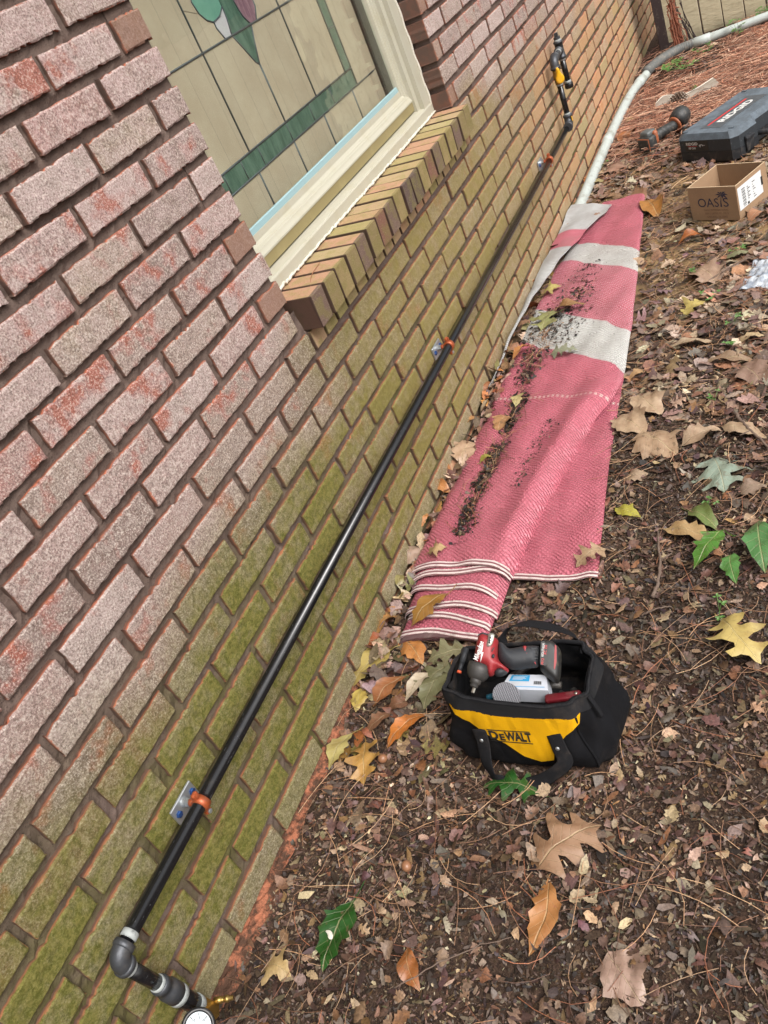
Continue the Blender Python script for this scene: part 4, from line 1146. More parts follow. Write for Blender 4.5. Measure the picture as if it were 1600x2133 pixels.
# ------------------------------------------------------------------ leaf shapes
def outline(kind, r):
    """right half profile (l, w) from base to tip; w in units of leaf length"""
    if kind == 'oak':
        h = [(0, .012), (.06, .03), (.13, .11), (.22, .30), (.26, .33), (.29, .20), (.34, .10), (.40, .13), (.50, .36), (.57, .43), (.585, .33), (.60, .22), (.655, .10), (.70, .13), (.79, .30), (.83, .29), (.84, .18), (.88, .08), (.94, .05), (1, 0)]
    elif kind == 'holly':
        h = [(0, .012), (.05, .04), (.15, .13), (.27, .21), (.33, .27), (.37, .20), (.46, .21), (.55, .27), (.59, .19), (.69, .165), (.77, .19), (.81, .115), (.9, .06), (1, 0)]
    elif kind == 'star':
        h = [(0, .02), (.05, .10), (.10, .30), (.16, .33), (.22, .22), (.30, .18), (.40, .40), (.52, .55), (.53, .38), (.55, .22), (.62, .14), (.72, .22), (.78, .20), (.84, .09), (.92, .05), (1, 0)]
    elif kind == 'blade':
        h = [(0, .008), (.08, .05), (.2, .125), (.35, .185), (.5, .20), (.65, .18), (.8, .12), (.92, .055), (1, 0)]
    elif kind == 'wavy':
        h = [(0, .01), (.1, .06), (.2, .15), (.3, .17), (.36, .23), (.46, .20), (.55, .25), (.63, .19), (.72, .20), (.8, .12), (.9, .07), (1, 0)]
    else:      # torn
        h = [(0, .03), (.08, .14), (.2, .30), (.26, .22), (.38, .36), (.5, .28), (.62, .38), (.7, .24), (.8, .2), (.93, .12), (1, .03)]
    h = np.array(h)
    def half(sg):
        k = h.copy(); k[1:-1, 1] *= r.uniform(0.82, 1.18, len(k) - 2); k[1:-1, 0] += r.normal(0, .008, len(k) - 2)
        k[:, 1] *= sg; return k
    a = half(1); c = half(-1)[::-1]
    P = np.concatenate([a, c[1:-1]] if abs(h[-1, 1]) < 1e-6 else [a, c[:-1]])
    return P

def leaf_mat():
    b = NB('leaf_blade'); lf = b.attr('lf', 'Vector'); s = b.n('SeparateXYZ', i0=lf); l, wv_ = s.outputs[0], s.outputs[1]
    oi = b.n('ObjectInfo'); col = oi.outputs['Color']; rn = oi.outputs['Random']; P = b.pos()
    n1 = b.noise(P, 32, 5, 0.65); n2 = b.noise(P, 190, 4, 0.7)
    aw = b.math('ABSOLUTE', wv_)
    mid = b.step(aw, 0.014, 0.004)
    vein = b.math('SINE', b.math('MULTIPLY', b.math('SUBTRACT', l, b.math('MULTIPLY', aw, 0.9)), 46.0))
    vl = b.step(vein, 0.93, 1.0)
    c = b.mix(b.math('MULTIPLY', b.step(n1, 0.40, 0.70), 0.55), col, b.mix(1.0, col, (0.62, 0.50, 0.42), 'MULTIPLY'))
    c = b.mix(b.math('MULTIPLY', b.step(n2, 0.62, 0.74), 0.5), c, (0.07, 0.045, 0.03))
    c = b.mix(b.math('MULTIPLY', b.math('MAXIMUM', mid, b.math('MULTIPLY', vl, 0.40)), 0.62), c, b.mix(0.55, col, (0.46, 0.37, 0.20)))
    br = b.step(b.math('ADD', b.math('MULTIPLY', aw, 1.6), b.math('MULTIPLY', n1, 0.9)), 0.72, 0.98)
    c = b.mix(b.math('MULTIPLY', br, 0.6), c, b.mix(0.5, (0.10, 0.055, 0.03), col))
    c = b.mix(b.math('MULTIPLY', b.step(b.noise(P, 75, 3), 0.60, 0.66), b.math('MULTIPLY', rn, 0.75)), c, (0.12, 0.08, 0.045))
    c = b.mix(b.math('MULTIPLY', b.step(b.noise(P, 14, 3), 0.50, 0.68), 0.30), c, b.mix(1.0, col, (1.25, 1.25, 1.2), 'MULTIPLY'))
    h = b.math('SUBTRACT', b.math('MULTIPLY', n1, 0.5), b.math('ADD', b.math('MULTIPLY', vl, 0.5), mid))
    sc3 = b.n('SeparateColor', i0=col); grn = b.step(b.math('SUBTRACT', sc3.outputs[1], sc3.outputs[0]), 0.005, 0.04)
    r = b.math('SUBTRACT', b.math('SUBTRACT', 0.52, b.math('MULTIPLY', n1, 0.18)), b.math('MULTIPLY', grn, 0.14))
    return b.pbsdf(c, r, 0, b.bump(h, 0.6, 0.0022), 0.5)
LEAF = leaf_mat()

def leaf(kind, base, tip, col, label, wr=1.0, z=0.012, roll=0.0, arch=0.012, cup=0.0, tilt=0.0, stalk=0.25, zfun=None, group='fallen leaves', seed=None, twist=0.0, ztip=0.0, name='leaf', mat=None):
    r = np.random.default_rng(seed if seed is not None else int(abs(base[0] * 9173 + tip[1] * 3571 + base[1] * 771) * 10) % 100000)
    base = np.asarray(base, float); tip = np.asarray(tip, float)
    L = np.linalg.norm(tip - base); ex = (tip - base) / L; ey = np.array([-ex[1], ex[0]])
    P = outline(kind, r); P = resample(P * [1, wr], 0.05)
    V2, F = cdt(P, 0.085, 0.25)
    l, w_ = V2[:, 0], V2[:, 1]
    bend = r.normal(0, 0.05)
    wc = (w_ + bend * np.sin(l * 3.14)) * L
    if roll: 
        R_ = L * 0.5 / roll; yy = R_ * np.sin(wc / R_); zz = R_ * (1 - np.cos(wc / R_))
    else: yy, zz = wc, np.zeros_like(wc)
    zz = zz + arch * np.sin(np.pi * np.clip(l, 0, 1)) + cup * (w_ ** 2) * L + 0.05 * L * r.uniform(1.4, 2.6) * np.sin(l * r.uniform(4, 9) + r.uniform(0, 6)) * w_ * 2 + tilt * wc + ztip * l * l
    zz = zz + 0.022 * L * np.sin(l * 14 + w_ * 18 + r.uniform(0, 6))
    XY = base + np.outer(l * L, ex) + np.outer(yy, ey)
    zg = (zfun or (lambda a, c: gz(a, c)))(XY[:, 0], XY[:, 1])
    zbase = float(np.mean(zg)) if zfun is None else zg
    Z = np.maximum(zbase + z + zz, zg + 0.003)
    V = np.concatenate([XY, Z[:, None]], 1)
    lf = np.stack([l, w_, 0 * l], 1)
    if stalk:
        k = np.argmin(l); p0 = V[k]
        d = -np.append(ex, 0) * L * stalk; sd = np.append(ey, 0) * L * r.normal(0, .08)
        tp = np.array([p0 + np.append(ex, 0) * L * .1 + [0, 0, .001], p0, p0 + d * .5 + sd * .4, p0 + d + sd])
        zz_ = (zfun or (lambda a, c: gz(a, c)))(tp[:, 0], tp[:, 1]); tp[2:, 2] = zz_[2:] + 0.004
        tv, tf = tube(smooth_path(tp, 7), max(0.0007, L * .008), 5)
        n = len(V); V = np.concatenate([V, tv]); F = F + [tuple(i + n for i in f) for f in tf]
        lf = np.concatenate([lf, np.tile([0.5, 0.2, 0], (len(tv), 1))])
    o = obj(name, (V, F), mat or LEAF, None, True, color=tuple(0.80 * c_ for c_ in lin(*col)), attrs={'lf': ('FLOAT_VECTOR', lf)})
    return tag(o, label, 'leaf', group)

GROUND_LEAVES = [
    ('holly', (-0.199, -0.192), (-0.329, -0.181), (40, 82, 32), 'dark green glossy leaf with a white splash, nearest the gauge', dict(wr=1.0,arch=.016,stalk=.5)),
    ('oak', (0.046, -0.491), (0.048, -0.373), (40, 84, 34), 'dark green lobed leaf poking out below the black bag handle', dict(wr=.75,arch=.014)),
    ('oak', (-0.098, -0.509), (0.001, -0.608), (156, 122, 94), 'large grey brown lobed oak leaf in the middle foreground', dict(wr=1.15,arch=.02)),
    ('wavy', (-0.103, -0.534), (-0.236, -0.53), (176, 122, 72), 'long orange brown half leaf under the large grey brown oak leaf', dict(wr=.8,arch=.012)),
    ('blade', (-0.263, -0.326), (-0.326, -0.371), (150, 92, 48), 'plain rust brown pointed leaf near the bottom centre', dict(wr=1.1,arch=.008)),
    ('star', (-0.339, -0.064), (-0.348, -0.126), (176, 150, 104), 'small tan star shaped leaf between the gauge and the green leaf', dict(wr=1.2,arch=.012)),
    ('torn', (-0.209, -0.65), (-0.273, -0.711), (166, 138, 122), 'large faded pinkish tan leaf lying flat at the bottom right', dict(wr=1.2,arch=.006)),
    ('oak', (0.133, -0.077), (0.027, -0.117), (178, 136, 72), 'golden brown lobed leaf left of the bag beside an acorn', dict(wr=.95,arch=.016)),
    ('wavy', (0.146, -0.045), (0.05, -0.026), (170, 156, 96), 'pale yellow leaf touching the golden brown lobed leaf', dict(wr=.9,arch=.014)),
    ('wavy', (0.215, -0.203), (0.121, -0.133), (186, 112, 50), 'bright orange curled leaf just left of the tool bag', dict(wr=.8,arch=.02,roll=1.2)),
    ('holly', (0.387, -0.059), (0.261, 0.007), (172, 152, 88), 'long olive yellow leaf at the foot of the wall below the rug', dict(wr=.95,arch=.014)),
    ('wavy', (0.265, -0.018), (0.198, -0.03), (184, 160, 82), 'short mustard yellow leaf under the long olive yellow leaf', dict(wr=1.3,arch=.01)),
    ('wavy', (0.309, -0.114), (0.216, -0.063), (150, 96, 58), 'brown orange leaf below the pale curled strip left of the bag', dict(wr=1.0,arch=.018,roll=1.0)),
    ('torn', (0.492, -0.028), (0.411, 0.013), (190, 140, 84), 'orange tan leaf leaning on the wall at the rug end', dict(wr=1.0,arch=.02,tilt=.3)),
    ('wavy', (0.405, -0.045), (0.372, 0.049), (150, 84, 52), 'rust red curled leaf at the wall just below the rug end', dict(wr=1.0,arch=.02,roll=1.3)),
    ('wavy', (0.423, -0.049), (0.343, -0.144), (184, 124, 68), 'orange leaf lying between the rug end and the grey green leaves', dict(wr=1.0,arch=.012)),
    ('oak', (0.397, -0.244), (0.357, -0.144), (128, 124, 92), 'grey green leaf partly under the folded rug end', dict(wr=.9,arch=.016)),
    ('oak', (0.355, -0.206), (0.278, -0.157), (112, 110, 78), 'dull olive leaf beside the left corner of the bag', dict(wr=1.0,arch=.016)),
    ('holly', (0.336, -0.206), (0.223, -0.185), (122, 120, 86), 'large grey olive leaf tucked against the bag corner', dict(wr=1.2,arch=.014)),
    ('blade', (0.324, -0.181), (0.238, -0.135), (188, 172, 148), 'pale rolled strip of leaf on the olive leaves', dict(wr=.8,arch=.02,roll=2.2)),
    ('wavy', (0.213, -0.115), (0.155, -0.07), (128, 90, 66), 'dark brown leaf behind the bright orange curled leaf', dict(wr=1.1,arch=.016,roll=1.0)),
    ('torn', (0.238, -0.144), (0.21, -0.104), (120, 82, 60), 'small crumpled brown leaf by the mustard yellow leaf', dict(wr=1.2,arch=.016)),
    ('oak', (0.684, -0.511), (0.628, -0.449), (170, 142, 112), 'tan lobed leaf resting on the right corner of the rug flap', dict(wr=1.1,arch=.016,z=.02)),
    ('holly', (0.708, -0.765), (0.586, -0.715), (78, 124, 44), 'bright green lobed leaf pointing down left at the right side', dict(wr=.8,arch=.02,z=.03)),
    ('holly', (0.64, -0.786), (0.549, -0.8), (78, 126, 58), 'small bright green three pointed leaf at the right edge', dict(wr=.9,arch=.02,z=.02)),
    ('holly', (0.735, -0.834), (0.574, -0.853), (78, 122, 66), 'green leaf cut by the right edge of the photo', dict(wr=.75,arch=.02,z=.03)),
    ('blade', (0.817, -0.676), (0.74, -0.75), (112, 128, 72), 'light green leaf rolled into a tube', dict(wr=1.2,arch=.016,roll=2.0)),
    ('wavy', (0.756, -0.625), (0.7, -0.746), (174, 144, 100), 'tan curled leaf below the rolled green leaf', dict(wr=.8,arch=.016,roll=1.3)),
    ('wavy', (0.843, -0.503), (0.8, -0.573), (166, 158, 62), 'yellow green leaf right of the pink rug', dict(wr=1.0,arch=.012)),
    ('oak', (1.015, -0.715), (0.877, -0.753), (138, 152, 136), 'pale grey green lobed leaf upside down on the litter', dict(wr=1.3,arch=.016)),
    ('oak', (0.462, -0.776), (0.347, -0.852), (188, 166, 98), 'big yellow lobed oak leaf near the right edge', dict(wr=.95,arch=.024,z=.02)),
    ('torn', (1.151, -0.517), (1.034, -0.631), (172, 144, 116), 'big dry tan leaf beside the middle of the rug', dict(wr=1.0,arch=.016)),
    ('torn', (1.237, -0.453), (1.142, -0.54), (176, 150, 122), 'dry beige leaf touching the rug edge above the big tan leaf', dict(wr=1.1,arch=.016)),
    ('star', (1.759, -0.581), (1.827, -0.64), (186, 166, 96), 'yellow star shaped leaf right of the lower white stripe', dict(wr=1.1,arch=.016)),
    ('blade', (2.326, -0.596), (2.303, -0.509), (160, 92, 44), 'curled orange brown leaf in front of the cardboard box', dict(wr=1.0,arch=.02,roll=1.9)),
    ('blade', (2.793, -0.339), (2.593, -0.408), (164, 112, 54), 'curled golden leaf at the far right corner of the rug', dict(wr=1.2,arch=.02,roll=1.8)),
    ('wavy', (2.097, -0.678), (2.11, -0.763), (132, 132, 98), 'grey green leaf behind the plastic bag', dict(wr=1.0,arch=.016)),
    ('blade', (1.571, -0.553), (1.567, -0.679), (172, 150, 124), 'long tan leaf rolled lengthways right of the rug', dict(wr=.9,arch=.016,roll=1.8)),
    ('blade', (1.453, -0.658), (1.43, -0.798), (150, 124, 100), 'long brown rolled leaf below the tan rolled leaf', dict(wr=.8,arch=.016,roll=2.0)),
    ('wavy', (1.538, -0.747), (1.548, -0.826), (184, 160, 124), 'pale tan leaf at the right edge above the rolled brown leaf', dict(wr=1.0,arch=.016)),
    ('torn', (0.855, -0.787), (0.881, -0.845), (150, 128, 110), 'dull brown leaf by the right edge below the grey green leaf', dict(wr=1.1,arch=.014)),
    ('torn', (1.074, -0.639), (1.128, -0.728), (176, 150, 124), 'wide pale crumpled leaf uphill of the grey green leaf', dict(wr=1.0,arch=.02)),
    ('wavy', (1.149, -0.727), (1.075, -0.839), (178, 152, 124), 'long pale leaf at right edge above the grey green leaf', dict(wr=.8,arch=.014)),
    ('torn', (0.948, -0.511), (0.968, -0.568), (160, 136, 112), 'flat fawn leaf near the lower right rug edge', dict(wr=1.0,arch=.01)),
    ('wavy', (2.783, -0.325), (2.92, -0.227), (140, 104, 78), 'brown leaf just beyond the far edge of the rug', dict(wr=1.2,arch=.016)),
    ('wavy', (3.129, 0.011), (3.179, -0.102), (150, 136, 92), 'olive leaf between the drain pipe and the far rug edge', dict(wr=1.1,arch=.016)),
    ('wavy', (3.163, -0.021), (3.27, -0.054), (190, 120, 66), 'orange leaf next to the olive leaf at the drain pipe', dict(wr=1.1,arch=.014)),
    ('torn', (3.265, -0.077), (3.263, -0.199), (152, 118, 100), 'purple brown leaf below the battery tool', dict(wr=1.1,arch=.02)),
    ('wavy', (3.599, -0.117), (3.757, -0.149), (150, 92, 52), 'curled rust leaf beside the drain pipe', dict(wr=1.2,arch=.02,roll=1.4)),
    ('wavy', (3.911, -0.084), (3.972, -0.144), (160, 142, 92), 'yellow olive leaf near the drain pipe coupling', dict(wr=1.2,arch=.016)),
    ('torn', (1.945, -0.661), (2.066, -0.584), (160, 132, 110), 'tan torn leaf left of the plastic bag', dict(wr=1.1,arch=.02)),
    ('torn', (2.353, -0.744), (2.399, -0.802), (168, 120, 88), 'orange tan leaf below the box at the right edge', dict(wr=1.1,arch=.02)),
    ('wavy', (1.426, -0.456), (1.465, -0.5), (176, 140, 100), 'small tan leaf at rug edge by the chain line', dict(wr=1.2,arch=.014)),
    ('torn', (1.34, -0.495), (1.229, -0.568), (178, 152, 124), 'broken pale leaf above the big dry tan leaf', dict(wr=1.0,arch=.016)),
    ('torn', (1.413, -0.759), (1.3, -0.824), (140, 112, 96), 'purplish brown leaf under the long brown rolled leaf', dict(wr=1.1,arch=.016)),
    ('wavy', (1.963, -0.585), (1.969, -0.644), (150, 126, 104), 'small fawn leaf left of the torn tan leaf', dict(wr=1.1,arch=.016)),
]
RUG_LEAVES = [
    ('star', (2.064, -0.058), (2.084, -0.13), (188, 172, 104), 'yellow star shaped leaf on the dotted stripe of the rug', dict(wr=1.1,arch=.014)),
    ('blade', (1.895, -0.13), (1.901, -0.252), (150, 112, 72), 'brown leaf rolled lengthways on the rug', dict(wr=1.0,arch=.016,roll=1.8)),
    ('oak', (1.775, -0.118), (1.904, -0.125), (140, 140, 92), 'grey green leaf on the lower white stripe by the wall', dict(wr=1.2,arch=.018)),
    ('oak', (1.593, -0.19), (1.593, -0.282), (142, 146, 122), 'pale green leaf at the lower edge of the white stripe', dict(wr=1.1,arch=.014)),
    ('wavy', (1.612, -0.054), (1.68, -0.105), (188, 128, 76), 'orange curled leaf on the left end of the lower white stripe', dict(wr=1.0,arch=.02,roll=1.4)),
    ('wavy', (2.67, -0.115), (2.682, -0.189), (146, 108, 84), 'brown leaf tucked in the fold at the far rug corner', dict(wr=.8,arch=.014)),
    ('star', (0.657, -0.074), (0.674, -0.122), (180, 150, 108), 'tan ragged leaf on the near edge of the rug top', dict(wr=1.2,arch=.012)),
    ('holly', (0.526, -0.166), (0.429, -0.094), (150, 108, 50), 'large green and orange leaf draped over the rug end', dict(wr=.95,arch=.02)),
    ('wavy', (1.029, -0.109), (1.057, -0.137), (148, 140, 62), 'small yellow green leaf in the rug debris', dict(wr=1.3,arch=.014)),
    ('torn', (1.186, -0.118), (1.268, -0.127), (176, 132, 92), 'tan leaf in the debris line of the rug', dict(wr=1.1,arch=.016)),
    ('wavy', (1.315, -0.139), (1.391, -0.147), (176, 160, 110), 'pale leaf in the debris by the chain line', dict(wr=1.0,arch=.014)),
]
WALL_LEAVES = [
    ('torn', (1.0, -0.024), (1.149, 0.054), (176, 132, 104), 'crumpled pinkish brown leaf jammed between rug and wall', dict(wr=1.1,arch=.02,tilt=.4)),
    ('torn', (1.053, -0.038), (1.165, -0.052), (180, 150, 122), 'veined pale brown leaf on the wall side of the rug', dict(wr=1.0,arch=.02,tilt=.4)),
    ('blade', (1.0, -0.024), (1.07, 0.069), (184, 126, 80), 'curled orange leaf at the wall below the crumpled leaf', dict(wr=1.2,arch=.02,roll=1.5)),
    ('blade', (0.935, -0.037), (0.965, 0.03), (180, 122, 72), 'second curled orange leaf lower down the wall', dict(wr=1.3,arch=.02,roll=1.5)),
    ('wavy', (1.419, 0.013), (1.499, 0.001), (150, 96, 60), 'rust leaf with green edge at the wall end of the leaning rug layer', dict(wr=1.3,arch=.02,tilt=.4)),
    ('wavy', (1.241, 0.026), (1.306, -0.019), (178, 130, 84), 'tan orange leaf between rug and wall', dict(wr=1.0,arch=.02,roll=1.2)),
    ('wavy', (0.78, 0.006), (0.847, -0.006), (184, 124, 70), 'orange leaf upright between rug and wall lower down', dict(wr=1.1,arch=.02,tilt=.5)),
    ('torn', (0.65, -0.002), (0.722, -0.008), (160, 134, 116), 'pale brown leaf wedged at the rug near corner', dict(wr=1.1,arch=.02,tilt=.4)),
    ('wavy', (0.555, -0.02), (0.615, -0.004), (140, 130, 80), 'olive strip of leaf standing at the rug near corner', dict(wr=.8,arch=.02,tilt=.5)),
    ('wavy', (2.158, 0.013), (2.195, -0.007), (184, 120, 76), 'small orange leaf at the fold near the wall', dict(wr=1.4,arch=.02)),
]
for k, b_, t_, c_, lab, kw in GROUND_LEAVES:
    kw.setdefault('z', 0.007); kw.setdefault('roll', random.choice((0.5, -0.5, 0.8, -0.7, 0.3))); leaf(k, b_, t_, c_, lab, **kw)
def rug_top(x, y):
    out = []
    for a, c2 in zip(np.atleast_1d(x), np.atleast_1d(y)):
        yl, yr = interp(a, YL), interp(a, YR)
        t = np.clip((c2 - yl) / (yr - yl), 0, 1)
        if a >= 0.612: out.append(top_z(a, t))
        else: out.append(ZR + interp(a, [(0.40, 0.020), (0.448, 0.026), (0.49, 0.031), (0.535, 0.037), (0.575, 0.044), (0.612, 0.05)]) * (0.12 + 0.88 * max(0, 1 - abs(2 * t - 1) ** 4) ** 0.6))
    return np.array(out)
for k, b_, t_, c_, lab, kw in RUG_LEAVES:
    kw.setdefault('z', 0.006); leaf(k, b_, t_, c_, lab, zfun=rug_top, group='leaves lying on the rug', **kw)
for k, b_, t_, c_, lab, kw in WALL_LEAVES:
    kw.setdefault('z', 0.022); leaf(k, b_, t_, c_, lab, group='leaves caught between rug and wall', **kw)

# pieces that belong to single leaves
o = obj('bird_dropping', inflate([(-.010, -.004), (-.004, .004), (.004, .003), (.012, .008), (.010, -.002), (.002, -.007)], ((-0.278, -0.186, gz(-0.278, -0.186) + 0.029), (0.8, 0.5, 0.1), (-0.5, 0.8, 0), (0, 0, 1)), 0, 0.003, 0.004, 0.003), SEAL, None, True)
tag(o, 'white splash lying on the dark green glossy leaf', 'splash')

# leaf litter too plain to tell apart: torn and whole small leaves, joined
def frag(n, x, y, smin, smax, cols, zoff, tilt, wts=None):
    proto = []
    for s in range(14):
        r = np.random.default_rng(900 + s); k = ['torn', 'wavy', 'blade', 'oak', 'torn', 'holly', 'torn'][s % 7]
        P = outline(k, r)
        if s % 3 == 0: P = P[P[:, 0] < r.uniform(.55, .85)]
        V2, F = cdt(P, 0.16, .3); proto.append((V2 - V2.mean(0), np.array(F)))
    n = len(x); ps = []
    for s in range(14):
        idx = np.where(np.arange(n) % 14 == s)[0]; m = len(idx)
        V2, F = proto[s]; k = len(V2)
        size = rng.uniform(smin, smax, m)[:, None]; a = rng.random(m) * 6.283
        lx, ly = V2[None, :, 0] * size, V2[None, :, 1] * size
        roll = rng.normal(0, 1.0, m)[:, None] / size
        lz = roll * ly ** 2 + rng.normal(0, .5, m)[:, None] / size * lx ** 2 + lx * rng.normal(0, tilt, m)[:, None] + ly * rng.normal(0, tilt, m)[:, None] + rng.normal(0, .02, lx.shape) * size
        ca, sa = np.cos(a)[:, None], np.sin(a)[:, None]
        gx = x[idx][:, None] + lx * ca - ly * sa; gy = y[idx][:, None] + lx * sa + ly * ca
        gy = np.minimum(gy, -0.006)
        zc = gz(x[idx], y[idx]) + rng.uniform(*zoff, m)
        Z = np.maximum(zc[:, None] + lz, gz(gx, gy) + 0.001)
        c = cols[rng.choice(len(cols), m, p=wts)] * rng.normal(1, .10, (m, 1)) + rng.normal(0, 4, (m, 3))
        C = np.repeat(lin_arr(np.clip(c, 8, 245))[:, None], k, 1) * (0.8 + 0.35 * rng.random((m, k, 1)))
        ps.append((np.stack([gx, gy, Z], -1).reshape(-1, 3), (F[None] + (np.arange(m) * k)[:, None, None]).reshape(-1, 3), C.reshape(-1, 3)))
    return cat_parts(ps)
FC = np.array([(142, 114, 98), (158, 132, 112), (116, 92, 80), (172, 146, 122), (134, 100, 78), (104, 82, 74), (182, 160, 136), (146, 108, 80), (128, 108, 100), (122, 98, 88)], float)
x1, y1 = scatter(1900, -0.7, 1.6, -1.25, 0.0)
x2, y2 = scatter(3600, 1.2, 3.4, -1.35, 0.0)
keep = ~((x2 > 1.9) & (x2 < 3.0) & (y2 < -0.40) & (y2 > -0.60) & (rng.random(len(x2)) < .75)); x2, y2 = x2[keep], y2[keep]
x3, y3 = scatter(1100, 3.2, 5.1, -1.5, 0.0)
x4, y4 = scatter(260, 0.25, 1.6, -0.06, 0.0, ())
x5, y5 = scatter(260, 0.2, 0.75, -0.45, -0.0, (BAGP, RUGP))
x6, y6 = scatter(48, 0.06, 0.44, -0.31, -0.0, (BAGP, RUGP)); x7, y7 = scatter(120, 0.4, 2.6, -0.045, 0.0, ())
HC_ = np.array([(176, 122, 70), (150, 92, 56), (166, 144, 88), (128, 122, 88), (120, 82, 60), (178, 150, 112), (140, 104, 78), (104, 78, 62)], float)
V, F, C = cat_parts([frag(0, x1, y1, .012, .036, FC * np.array([.88, .86, .83]), (.005, .014), .25), frag(0, x2, y2, .020, .070, FC * np.array([.98, 1.02, 1.03]), (.003, .014), .22), frag(0, x3, y3, .02, .06, FC, (.004, .012), .22),
                     frag(0, x4, y4, .02, .05, FC, (.012, .035), .5), frag(0, x5, y5, .02, .045, FC * .8, (.004, .010), .3),
                     frag(0, x6, y6, .03, .07, HC_ * .78, (.004, .010), .32), frag(0, x7, y7, .03, .06, HC_, (.012, .04), .5)])
big_mesh('leaf_litter', V, F, C, LITTER, 'loose litter of dry brown leaf pieces scattered over the ground', 'leaf litter')

# pine needles
def needles(n, x, y, lmin, lmax, wd, cols, zoff, adir=None, aspread=3.2, bow=0.12, ground=gz):
    n = len(x); L = rng.uniform(lmin, lmax, n); a = (rng.random(n) * 6.283) if adir is None else adir + rng.normal(0, aspread, n)
    k = 5; s = np.linspace(-.5, .5, k)[None]
    b_ = rng.normal(0, bow, n)[:, None]
    lx = s * L[:, None]; ly = b_ * L[:, None] * (4 * s * s - .5)
    ca, sa = np.cos(a)[:, None], np.sin(a)[:, None]
    gx = x[:, None] + lx * ca - ly * sa; gy = y[:, None] + lx * sa + ly * ca
    gy = np.minimum(gy, -0.004)
    tl = rng.normal(0, .05, n)[:, None]
    gz_ = np.maximum(ground(gx, gy) + 0.003, (ground(x, y) + rng.uniform(*zoff, n))[:, None] + lx * tl)
    tx = np.gradient(gx, axis=1); ty = np.gradient(gy, axis=1); ln = np.hypot(tx, ty) + 1e-9
    px_, py_ = -ty / ln * wd / 2, tx / ln * wd / 2
    A = np.stack([gx + px_, gy + py_, gz_], -1); B = np.stack([gx - px_, gy - py_, gz_ + wd * .15], -1); T = np.stack([gx, gy, gz_ + wd * .55], -1)
    V = np.concatenate([A, T, B], 1)
    j = np.arange(k - 1)
    F = np.concatenate([np.stack([j, j + 1, k + j + 1, k + j], 1), np.stack([k + j, k + j + 1, 2 * k + j + 1, 2 * k + j], 1)])
    F = (F[None] + (np.arange(n) * 3 * k)[:, None, None]).reshape(-1, 4)
    c = cols[rng.integers(0, len(cols), n)] * rng.normal(1, .12, (n, 1))
    C = np.repeat(lin_arr(np.clip(c, 8, 245))[:, None], 3 * k, 1).reshape(-1, 3)
    return V.reshape(-1, 3), F, C
NC = np.array([(150, 112, 84), (176, 138, 104), (120, 88, 68), (190, 156, 122), (142, 92, 66), (100, 74, 60)], float)
RC = np.array([(168, 112, 86), (184, 134, 108), (140, 90, 70), (198, 156, 130), (152, 104, 84), (112, 74, 60), (206, 172, 148), (92, 64, 54)], float)
x1, y1 = scatter(1500, -0.75, 1.7, -1.35, -0.02); x2, y2 = scatter(2600, 1.5, 3.4, -1.4, -0.02)
x3, y3 = scatter(900, 2.2, 3.2, -1.2, -0.45)
V, F, C = cat_parts([needles(0, x1, y1, .05, .14, .0012, NC, (.008, .016)), needles(0, x2, y2, .05, .15, .0016, NC, (.006, .014))])
big_mesh('pine_needles', V, F, C, LITTER, 'single brown pine needles strewn over the bark and leaves', 'pine needles')
x1, y1 = scatter(26000, 3.15, 5.3, -1.9, -0.02)
d = np.minimum(1, np.maximum(0, (x1 - 3.15) / 0.7)) * np.where((x1 > 4.35) & (y1 > -0.55), 0.12, 1) * np.where((x1 < 3.6) & (y1 > -0.5), 0.35, 1)
k = rng.random(len(x1)) < d; x1, y1 = x1[k], y1[k]
V, F, C = needles(0, x1, y1, .08, .20, .0026, RC, (.004, .030), bow=.14)
big_mesh('pine_straw', V, F, C, LITTER, 'thick mat of reddish pine straw by the fence', 'pine straw')

# soil, crumbs and needles lying along the folds of the rug
def on_rug(n, tc, ts, xa, xb):
    x = rng.uniform(xa, xb, n)
    t = np.array([interp(a, tc) for a in x]) + rng.normal(0, 1, n) * np.array([interp(a, ts) for a in x])
    t = np.clip(t, 0.03, 0.97)
    yl = np.interp(x, *np.array(YL).T); yr = np.interp(x, *np.array(YR).T)
    return x, yl + (yr - yl) * t
def gr(x, y):
    x = np.asarray(x, float); y = np.asarray(y, float)
    return rug_top(x.ravel(), y.ravel()).reshape(x.shape)
SOIL = np.array([(38, 28, 24), (50, 38, 32), (30, 23, 21), (72, 53, 43), (102, 78, 60), (146, 118, 94)], float); SW = np.array([.28, .24, .2, .14, .09, .05])
TC = [(0.70, 0.42), (0.85, 0.36), (1.05, 0.34), (1.3, 0.27), (1.6, 0.22), (1.8, 0.22), (2.0, 0.40), (2.2, 0.45)]
xa, ya = on_rug(2300, TC, [(0.7, 0.040), (1.0, 0.034), (1.4, 0.036), (1.75, 0.10), (2.0, 0.10), (2.2, .06)], 0.72, 2.05)
kk = (np.sin(xa * 21) + np.sin(xa * 47 + 1) + rng.normal(0, .7, len(xa))) > -0.6; xa, ya = xa[kk], ya[kk]
xb, yb_ = on_rug(420, [(1.6, .45), (2.3, 0.45)], [(1.6, .10), (2.3, .12)], 1.66, 2.25)
xc, yc = on_rug(520, [(0.6, .5), (2.6, .5)], [(0.6, .3), (2.6, .3)], 0.65, 2.5)
xf, yf = on_rug(5200, TC, [(0.7, 0.055), (1.0, 0.05), (1.4, 0.05), (1.75, 0.13), (2.0, 0.13), (2.2, .10)], 0.70, 2.15)
kk = (np.sin(xf * 17 + 2) + np.sin(xf * 43 + yf * 60) + rng.normal(0, .6, len(xf))) > -0.4; xf, yf = xf[kk], yf[kk]
